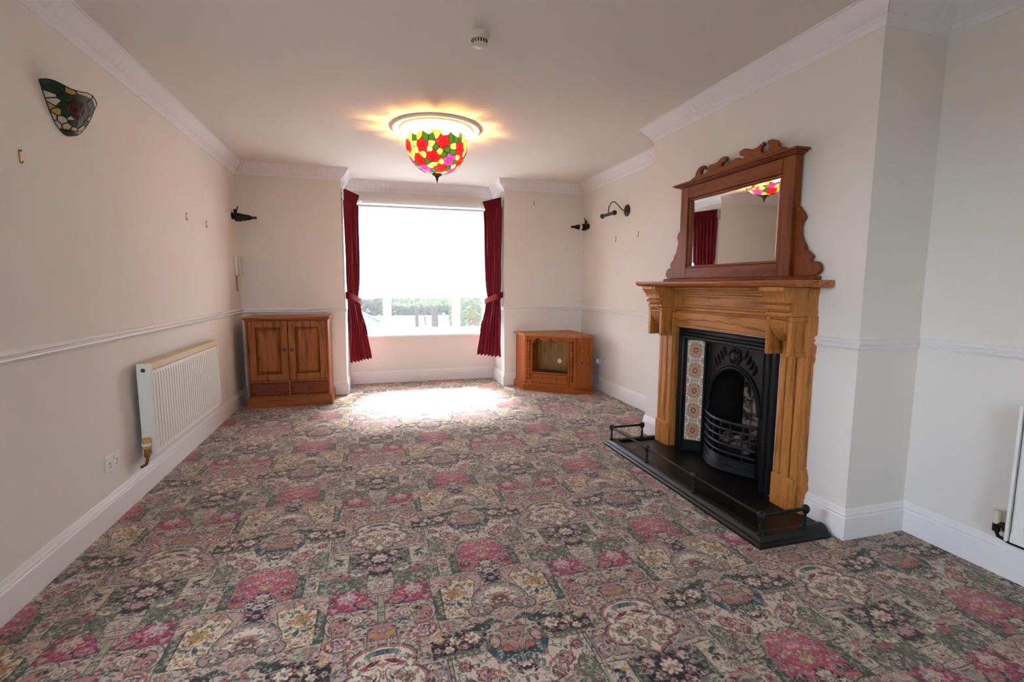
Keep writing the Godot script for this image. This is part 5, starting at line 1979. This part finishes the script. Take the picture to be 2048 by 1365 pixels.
func glass_color(name: String) -> StandardMaterial3D:
	var key := "sg_" + name
	if not M.has(key):
		var c: Color = {"red": rgb(216, 14, 34), "yellow": rgb(226, 190, 110), "amber": rgb(214, 150, 60), "green": rgb(26, 66, 24), "pink": rgb(226, 44, 170), "cream": rgb(226, 206, 150)}[name]
		var m := mat(c, 0.25, 0.5)
		m.backlight_enabled = true
		var lin := c.srgb_to_linear() * 0.42
		m.backlight = Color(lin.r, lin.g, lin.b).linear_to_srgb()
		M[key] = m
	return M[key]

# half of a sphere divided among seeds; each cell becomes a pane of glass, the edges between them lead
func stained_dome(o: Node3D, R: float, cy: float, count: int, seed_i: int) -> void:
	var r := RandomNumberGenerator.new()
	r.seed = seed_i
	var seeds := []
	var col := []
	# roses: a heart with five petals round it
	var roses := []
	for i in 9:
		roses.append([TAU * i / 9.0 + 0.1, -0.20 - 0.10 * (i % 2), "red"])
	for i in 9:
		roses.append([TAU * i / 9.0 + 0.45, -0.66 - 0.08 * (i % 2), "red" if i % 3 != 1 else "pink"])
	for i in 5:
		roses.append([TAU * i / 5.0 + 0.2, -1.10, "pink" if i % 2 == 0 else "red"])
	for q in roses:
		var c := Vector3(cos(q[0]) * cos(q[1]), sin(q[1]), sin(q[0]) * cos(q[1]))
		var e1 := c.cross(Vector3.UP).normalized()
		var e2 := c.cross(e1)
		seeds.append(c); col.append(q[2])
		for k in 5:
			var a: float = TAU * k / 5 + q[0]
			seeds.append((c + (e1 * cos(a) + e2 * sin(a)) * 0.115).normalized()); col.append(q[2])
	var tries := 0
	while seeds.size() < count + 70 and tries < 9000:
		tries += 1
		var y := -r.randf()
		var a := r.randf() * TAU
		var p := Vector3(cos(a) * sqrt(1 - y * y), y, sin(a) * sqrt(1 - y * y))
		var ok := true
		for s: Vector3 in seeds:
			if s.distance_to(p) < 0.148:
				ok = false
				break
		if ok:
			seeds.append(p)
			var t := r.randf()
			col.append("green" if t < 0.42 else "yellow" if t < 0.84 else "amber" if t < 0.90 else "cream")
	var real := seeds.size()
	# ghosts above the rim cut its edge into a wavy line
	for i in 26:
		var a := TAU * i / 26.0 + r.randf_range(-0.05, 0.05)
		var y := (0.07 if i % 2 == 0 else 0.26) + r.randf_range(-0.02, 0.07)
		seeds.append(Vector3(cos(a) * sqrt(1 - y * y), y, sin(a) * sqrt(1 - y * y)))
	var lead := MB.new()
	for i in real:
		if seeds[i].y > 0.06:
			continue
		var pl := _cell(seeds, i)
		if pl.size() < 3:
			continue
		var c := Vector3.ZERO
		for p: Vector3 in pl:
			c += p
		c = c.normalized()
		var mb := MB.new()
		var ctr := Vector3(0, cy, 0)
		var ring := []
		for j in pl.size():
			var a: Vector3 = pl[j]
			var b: Vector3 = pl[(j + 1) % pl.size()]
			for h in 3:
				var p := a.lerp(b, h / 3.0)
				ring.append((p.lerp(c, 0.05)).normalized())
		for j in ring.size():
			var p: Vector3 = ring[j]
			var q: Vector3 = ring[(j + 1) % ring.size()]
			var pm := p.lerp(c, 0.5).normalized()
			var qm := q.lerp(c, 0.5).normalized()
			mb.tri(ctr + c * R, ctr + pm * R, ctr + qm * R)
			mb.quad(ctr + pm * R, ctr + p * R, ctr + q * R, ctr + qm * R)
		part("glass_piece", mb, glass_color(col[i]), o, 60.0)
		for j in pl.size():
			var a: Vector3 = pl[j]
			var b: Vector3 = pl[(j + 1) % pl.size()]
			lead.tube([ctr + a * R, ctr + a.lerp(b, 0.5).normalized() * R, ctr + b * R], 0.0028, 5, false)
	part("lead_came", lead, M.bronze, o)

func _cell(seeds: Array, i: int) -> Array:
	var s: Vector3 = seeds[i]
	var e1 := s.cross(Vector3.UP if absf(s.y) < 0.9 else Vector3.RIGHT).normalized()
	var e2 := s.cross(e1)
	var poly := [Vector2(-0.35, -0.35), Vector2(0.35, -0.35), Vector2(0.35, 0.35), Vector2(-0.35, 0.35)]
	for j in seeds.size():
		if j == i:
			continue
		var n: Vector3 = seeds[j]
		if n.distance_to(s) > 0.62:
			continue
		var w: Vector3 = s - n
		var A := w.dot(s)
		var g := Vector2(w.dot(e1), w.dot(e2))
		var out := []
		for k in poly.size():
			var a: Vector2 = poly[k]
			var b: Vector2 = poly[(k + 1) % poly.size()]
			var da := A + g.dot(a)
			var db := A + g.dot(b)
			if da >= 0:
				out.append(a)
			if (da >= 0) != (db >= 0):
				out.append(a.lerp(b, da / (da - db)))
		poly = out
		if poly.size() < 3:
			return []
	var res := []
	for p: Vector2 in poly:
		var q := (s + e1 * p.x + e2 * p.y).normalized()
		if res.is_empty() or res[-1].distance_to(q) > 0.004:
			res.append(q)
	return res

# ---------------------------------------------------------------- wall lights
func wall_lights() -> void:
	sconce()
	# picture light on the right alcove wall
	var o := thing("picture_light", "dark bronze picture light with a looped arm on the far alcove wall", "picture light", Vector3(XR, 2.076, -4.80))
	var p := MB.new()
	p.lathe([Vector2(0.062, 0), Vector2(0.060, 0.010), Vector2(0.045, 0.018), Vector2(0.018, 0.022), Vector2(0, 0.024)], 24, Transform3D(Basis(Vector3(0, 0, 1), PI / 2), Vector3.ZERO))
	part("wall_plate", p, M.bronze, o)
	var arm := MB.new()
	var A := []
	for e in [[-0.02, 0.0, 0.0], [-0.045, 0.0, -0.01], [-0.06, 0.02, -0.03], [-0.075, 0.065, -0.07], [-0.09, 0.098, -0.105], [-0.105, 0.108, -0.13], [-0.12, 0.095, -0.15], [-0.135, 0.055, -0.165], [-0.14, -0.005, -0.17]]:
		A.append(Vector3(e[0], e[1], e[2]))
	arm.tube(A, 0.0055, 8)
	part("arm", arm, M.bronze, o)
	var tb := MB.new()
	tb.tube([Vector3(-0.14, -0.025, -0.31), Vector3(-0.14, -0.025, -0.03)], 0.017, 14)
	for z in [-0.31, -0.03]:
		tb.lathe([Vector2(0, -0.018), Vector2(0.018, -0.018), Vector2(0.026, -0.008), Vector2(0.026, 0.012), Vector2(0.018, 0.022), Vector2(0, 0.024)], 14, Transform3D(Basis(Vector3.RIGHT, PI / 2), Vector3(-0.14, -0.025, z)))
	part("lamp_tube", tb, M.bronze, o)
	# two tapered spots in the far corners
	spot(Vector3(XL, 1.985, -5.78), 1.0, "black tapered spotlight high in the far left corner above the entry phone", M.black)
	spot(Vector3(XR, 2.02, -5.78), -1.0, "black spotlight with a pale band high in the far right corner", M.black)

func spot(at: Vector3, s: float, label: String, m: Material) -> void:
	var o := thing("wall_spotlight", label, "spotlight", at, 0.0, "corner spotlights")
	var B := Basis(Vector3(0, 0, 1), -PI / 2 * s)      # lathe axis out from the wall
	var p := MB.new()
	p.lathe([Vector2(0.036, 0), Vector2(0.034, 0.012), Vector2(0.016, 0.02), Vector2(0.014, 0.03), Vector2(0, 0.03)], 18, Transform3D(B, Vector3(0, 0, 0)))
	part("wall_plate", p, m, o)
	var b := MB.new()
	b.lathe([Vector2(0.0, 0.02), Vector2(0.030, 0.022), Vector2(0.042, 0.035), Vector2(0.044, 0.075), Vector2(0.036, 0.10), Vector2(0.031, 0.135), Vector2(0.024, 0.17), Vector2(0.013, 0.19), Vector2(0.012, 0.232), Vector2(0, 0.235)], 20, Transform3D(B, Vector3(0, -0.012, 0)))
	part("lamp_body", b, m, o)
	if s < 0:
		var c := MB.new()
		c.lathe([Vector2(0.0365, 0.098), Vector2(0.038, 0.100), Vector2(0.0335, 0.126), Vector2(0.032, 0.127)], 20, Transform3D(B, Vector3(0, -0.012, 0)))
		part("pale_band", c, M.plastic, o)
	var k := MB.new()
	k.tube([Vector3(0.035 * s, 0.02, 0), Vector3(0.035 * s, 0.07, 0)], 0.016, 10)
	k.tube([Vector3(0.045 * s, 0.05, 0), Vector3(0.062 * s, 0.10, 0.01)], 0.006, 8)
	part("swivel", k, m, o)

func sconce() -> void:
	var o := thing("wall_sconce", "unlit stained glass wall sconce with a dark red rose on the radiator wall", "wall light", Vector3(XL, 2.0, -2.90))
	# half bowl against the wall: seeds on (angle, height), radius from a profile
	var prof := func(h: float) -> float:       # h 0 bottom .. 1 top
		return lerpf(0.05, 0.165, pow(h, 0.62))
	var r := RandomNumberGenerator.new()
	r.seed = 21
	var pts := []
	var col := []
	var red := Vector2(0.40, 0.50)
	pts.append(red); col.append("red")
	for k in 6:
		pts.append(red + Vector2(cos(TAU * k / 6) * 0.095, sin(TAU * k / 6) * 0.19)); col.append("red")
	for e in [[0.24, 0.72, "green"], [0.20, 0.52, "green"], [0.22, 0.34, "green"], [0.34, 0.20, "green"], [0.46, 0.22, "green"], [0.40, 0.84, "green"], [0.54, 0.80, "green"], [0.04, 0.95, "green"], [0.10, 0.84, "green"], [0.17, 0.93, "green"], [0.27, 0.93, "amber"], [0.36, 0.97, "cream"], [0.62, 0.62, "green"], [0.60, 0.34, "green"], [0.30, 0.28, "cream"]]:
		pts.append(Vector2(e[0], e[1])); col.append(e[2])
	var tr := 0
	while pts.size() < 46 and tr < 4000:
		tr += 1
		var p := Vector2(r.randf(), r.randf())
		var ok := true
		for q: Vector2 in pts:
			if Vector2((q.x - p.x) * 1.3, q.y - p.y).length() < 0.145:
				ok = false
				break
		if ok:
			pts.append(p); col.append("cream" if r.randf() < 0.75 else "amber")
	var opal := {"red": mat(rgb(66, 8, 14), 0.5, 0.3), "green": mat(rgb(38, 62, 46), 0.5, 0.3), "cream": mat(rgb(205, 192, 168), 0.5, 0.3), "amber": mat(rgb(190, 150, 86), 0.5, 0.3)}
	for q in opal:
		opal[q].backlight_enabled = true
		opal[q].backlight = Color(0.1, 0.1, 0.09)
	var at := func(p: Vector2) -> Vector3:
		var a := (p.x - 0.5) * PI
		var top := 0.022 * sin(p.x * PI * 5.0) if p.y > 0.98 else 0.0
		var rr: float = prof.call(clampf(p.y, 0, 1))
		return Vector3(cos(a) * rr * 0.70, -0.01 + p.y * 0.172 + top * 0.4, -sin(a) * rr)
	var lead := MB.new()
	for i in pts.size():
		var s: Vector2 = pts[i]
		var poly := [Vector2(0, 0), Vector2(1, 0), Vector2(1, 1), Vector2(0, 1)]
		for j in pts.size():
			if j == i:
				continue
			var n: Vector2 = pts[j]
			var m := (s + n) * 0.5
			var w := s - n
			var out := []
			for k in poly.size():
				var a: Vector2 = poly[k]
				var b: Vector2 = poly[(k + 1) % poly.size()]
				var da := w.dot(a - m)
				var db := w.dot(b - m)
				if da >= 0:
					out.append(a)
				if (da >= 0) != (db >= 0):
					out.append(a.lerp(b, da / (da - db)))
			poly = out
			if poly.size() < 3:
				break
		if poly.size() < 3:
			continue
		var c := Vector2.ZERO
		for p: Vector2 in poly:
			c += p
		c /= poly.size()
		var mb := MB.new()
		for k in poly.size():
			for h in 3:
				var a: Vector2 = poly[k].lerp(poly[(k + 1) % poly.size()], h / 3.0)
				var b: Vector2 = poly[k].lerp(poly[(k + 1) % poly.size()], (h + 1) / 3.0)
				var am := a.lerp(c, 0.5)
				var bm := b.lerp(c, 0.5)
				mb.tri(at.call(c), at.call(bm), at.call(am))
				mb.quad(at.call(am), at.call(bm), at.call(b), at.call(a))
		part("glass_piece", mb, opal[col[i]], o, 60.0)
		for k in poly.size():
			var a: Vector2 = poly[k]
			var b: Vector2 = poly[(k + 1) % poly.size()]
			lead.tube([at.call(a), at.call(a.lerp(b, 0.33)), at.call(a.lerp(b, 0.67)), at.call(b)], 0.0028, 5, false)
	part("lead_came", lead, M.bronze, o)
	var bt := MB.new()
	bt.lathe([Vector2(0.05, -0.008), Vector2(0.046, -0.016), Vector2(0.02, -0.026), Vector2(0, -0.028)], 16, Transform3D(), -PI / 2, PI / 2)
	part("bottom_cap", bt, M.bronze, o)
	var wp := MB.new()
	wp.box(Vector3(0.0, 0.02, -0.05), Vector3(0.02, 0.13, 0.05), 0.004)
	part("wall_plate", wp, M.bronze, o)

# ---------------------------------------------------------------- sockets, hooks, phone, detector
func small_things() -> void:
	# smoke detector
	var d := thing("smoke_detector", "white smoke detector on the ceiling nearest the viewer", "smoke detector", Vector3(0.572, H, -2.625))
	var b := MB.new()
	b.lathe([Vector2(0.052, 0), Vector2(0.052, -0.014), Vector2(0.047, -0.018), Vector2(0.046, -0.034), Vector2(0.043, -0.036)], 32)
	b.lathe([Vector2(0.038, -0.036), Vector2(0.038, -0.056), Vector2(0.036, -0.060), Vector2(0.026, -0.066), Vector2(0, -0.068)], 32)
	part("housing", b, M.old_plastic, d)
	var sl := MB.new()
	sl.lathe([Vector2(0.043, -0.036), Vector2(0.036, -0.036)], 32)
	for k in 16:
		var a := TAU * k / 16
		var t := Transform3D(Basis(Vector3.UP, -a), Vector3.ZERO)
		sl.box(Vector3(0.036, -0.053, -0.0035), Vector3(0.0388, -0.038, 0.0035), 0.0, t)
	part("vent_slots", sl, M.dark_gap, d)
	var led := MB.new()
	led.ball(Vector3(0.030, -0.046, 0.027), 0.006, 10)
	part("indicator", led, M.red_led, d)

	# double socket on the radiator wall
	var s := thing("wall_socket", "white double wall socket beside the ribbed radiator", "socket", Vector3(XL, 0.322, -3.038))
	var pl := MB.new()
	pl.box(Vector3(0, -0.043, -0.073), Vector3(0.009, 0.043, 0.073), 0.003)
	part("face_plate", pl, M.plastic, s)
	for z in [-0.036, 0.036]:
		var hl := MB.new()
		hl.box(Vector3(0.0085, -0.008, z - 0.003), Vector3(0.0095, 0.006, z + 0.003))
		hl.box(Vector3(0.0085, -0.024, z - 0.014), Vector3(0.0095, -0.018, z - 0.006))
		hl.box(Vector3(0.0085, -0.024, z + 0.006), Vector3(0.0095, -0.018, z + 0.014))
		part("pin_holes", hl, M.dark_gap, s, 0.0)
	for z in [-0.011, 0.011]:
		var rk := MB.new()
		rk.box(Vector3(0.008, 0.012, z - 0.006), Vector3(0.012, 0.032, z + 0.006), 0.001)
		part("rocker", rk, M.plastic, s)
	# single socket beside the corner cabinet, a plug in it
	var q := thing("wall_socket", "white single wall socket with a plug beside the corner cabinet", "socket", Vector3(XR, 0.357, -5.40))
	pl = MB.new()
	pl.box(Vector3(-0.009, -0.043, -0.043), Vector3(0, 0.043, 0.043), 0.003)
	part("face_plate", pl, M.plastic, q)
	var pg := MB.new()
	pg.box(Vector3(-0.045, -0.028, -0.024), Vector3(-0.009, 0.024, 0.024), 0.008)
	part("plug", pg, M.plastic, q)

	# picture hooks left in the walls
	var hooks := [[Vector3(XL, 1.795, -2.553), 1.0, "brass picture hook under the stained glass sconce"], [Vector3(XL, 1.803, -4.436), 1.0, "nearer small brass picture hook past the sconce on the radiator wall"], [Vector3(XL, 1.800, -4.915), 1.0, "small brass picture hook closest to the entry phone"], [Vector3(XR, 1.799, -5.04), -1.0, "left small picture hook below the looped picture light"], [Vector3(XR, 1.806, -4.557), -1.0, "small picture hook nearest the chimney breast"]]
	for e in hooks:
		hook(e[0], e[1], 0.0, e[2])
	hook(Vector3(1.983, 2.298, ZF), 1.0, -PI / 2, "small picture hook right of the window high on the far wall")

	# entry phone
	var p := thing("entry_phone", "white entry phone handset with a cable duct below in the far left corner", "phone", Vector3(XL, 1.475, -5.80))
	var bs := MB.new()
	bs.box(Vector3(0, -0.105, -0.045), Vector3(0.028, 0.105, 0.045), 0.008)
	part("base", bs, M.plastic, p)
	var hs := MB.new()
	var hp := V2([0.030, -0.10, 0.052, -0.103, 0.060, -0.092, 0.062, -0.060, 0.052, -0.045, 0.050, 0.0, 0.050, 0.045, 0.060, 0.058, 0.062, 0.085, 0.056, 0.10, 0.030, 0.102, 0.030, 0.06, 0.036, 0.05, 0.036, -0.05, 0.030, -0.06])
	hs.slab(hp, -0.024, 0.024, Transform3D(), 0.005)
	part("handset", hs, M.old_plastic, p)
	var dt := MB.new()
	dt.box(Vector3(0, -0.27, -0.012), Vector3(0.014, -0.105, 0.012), 0.003)
	part("cable_duct", dt, M.duct, p)

func hook(at: Vector3, s: float, turn: float, label: String) -> void:
	var o := thing("picture_hook", label, "picture hook", at, turn, "picture hooks")
	var m := MB.new()
	m.box(Vector3(0, -0.026, -0.0045), Vector3(0.0025 * s, 0.026, 0.0045), 0.0005)
	m.tube([Vector3(0.002 * s, -0.022, 0), Vector3(0.005 * s, -0.029, 0), Vector3(0.009 * s, -0.027, 0), Vector3(0.010 * s, -0.019, 0)], 0.0028, 6)
	part("strap", m, M.brass, o)
	var n := MB.new()
	n.tube([Vector3(0.0, 0.016, 0), Vector3(0.007 * s, 0.022, 0)], 0.0018, 6)
	n.ball(Vector3(0.008 * s, 0.0225, 0), 0.0032, 8)
	part("pin", n, M.bronze, o)
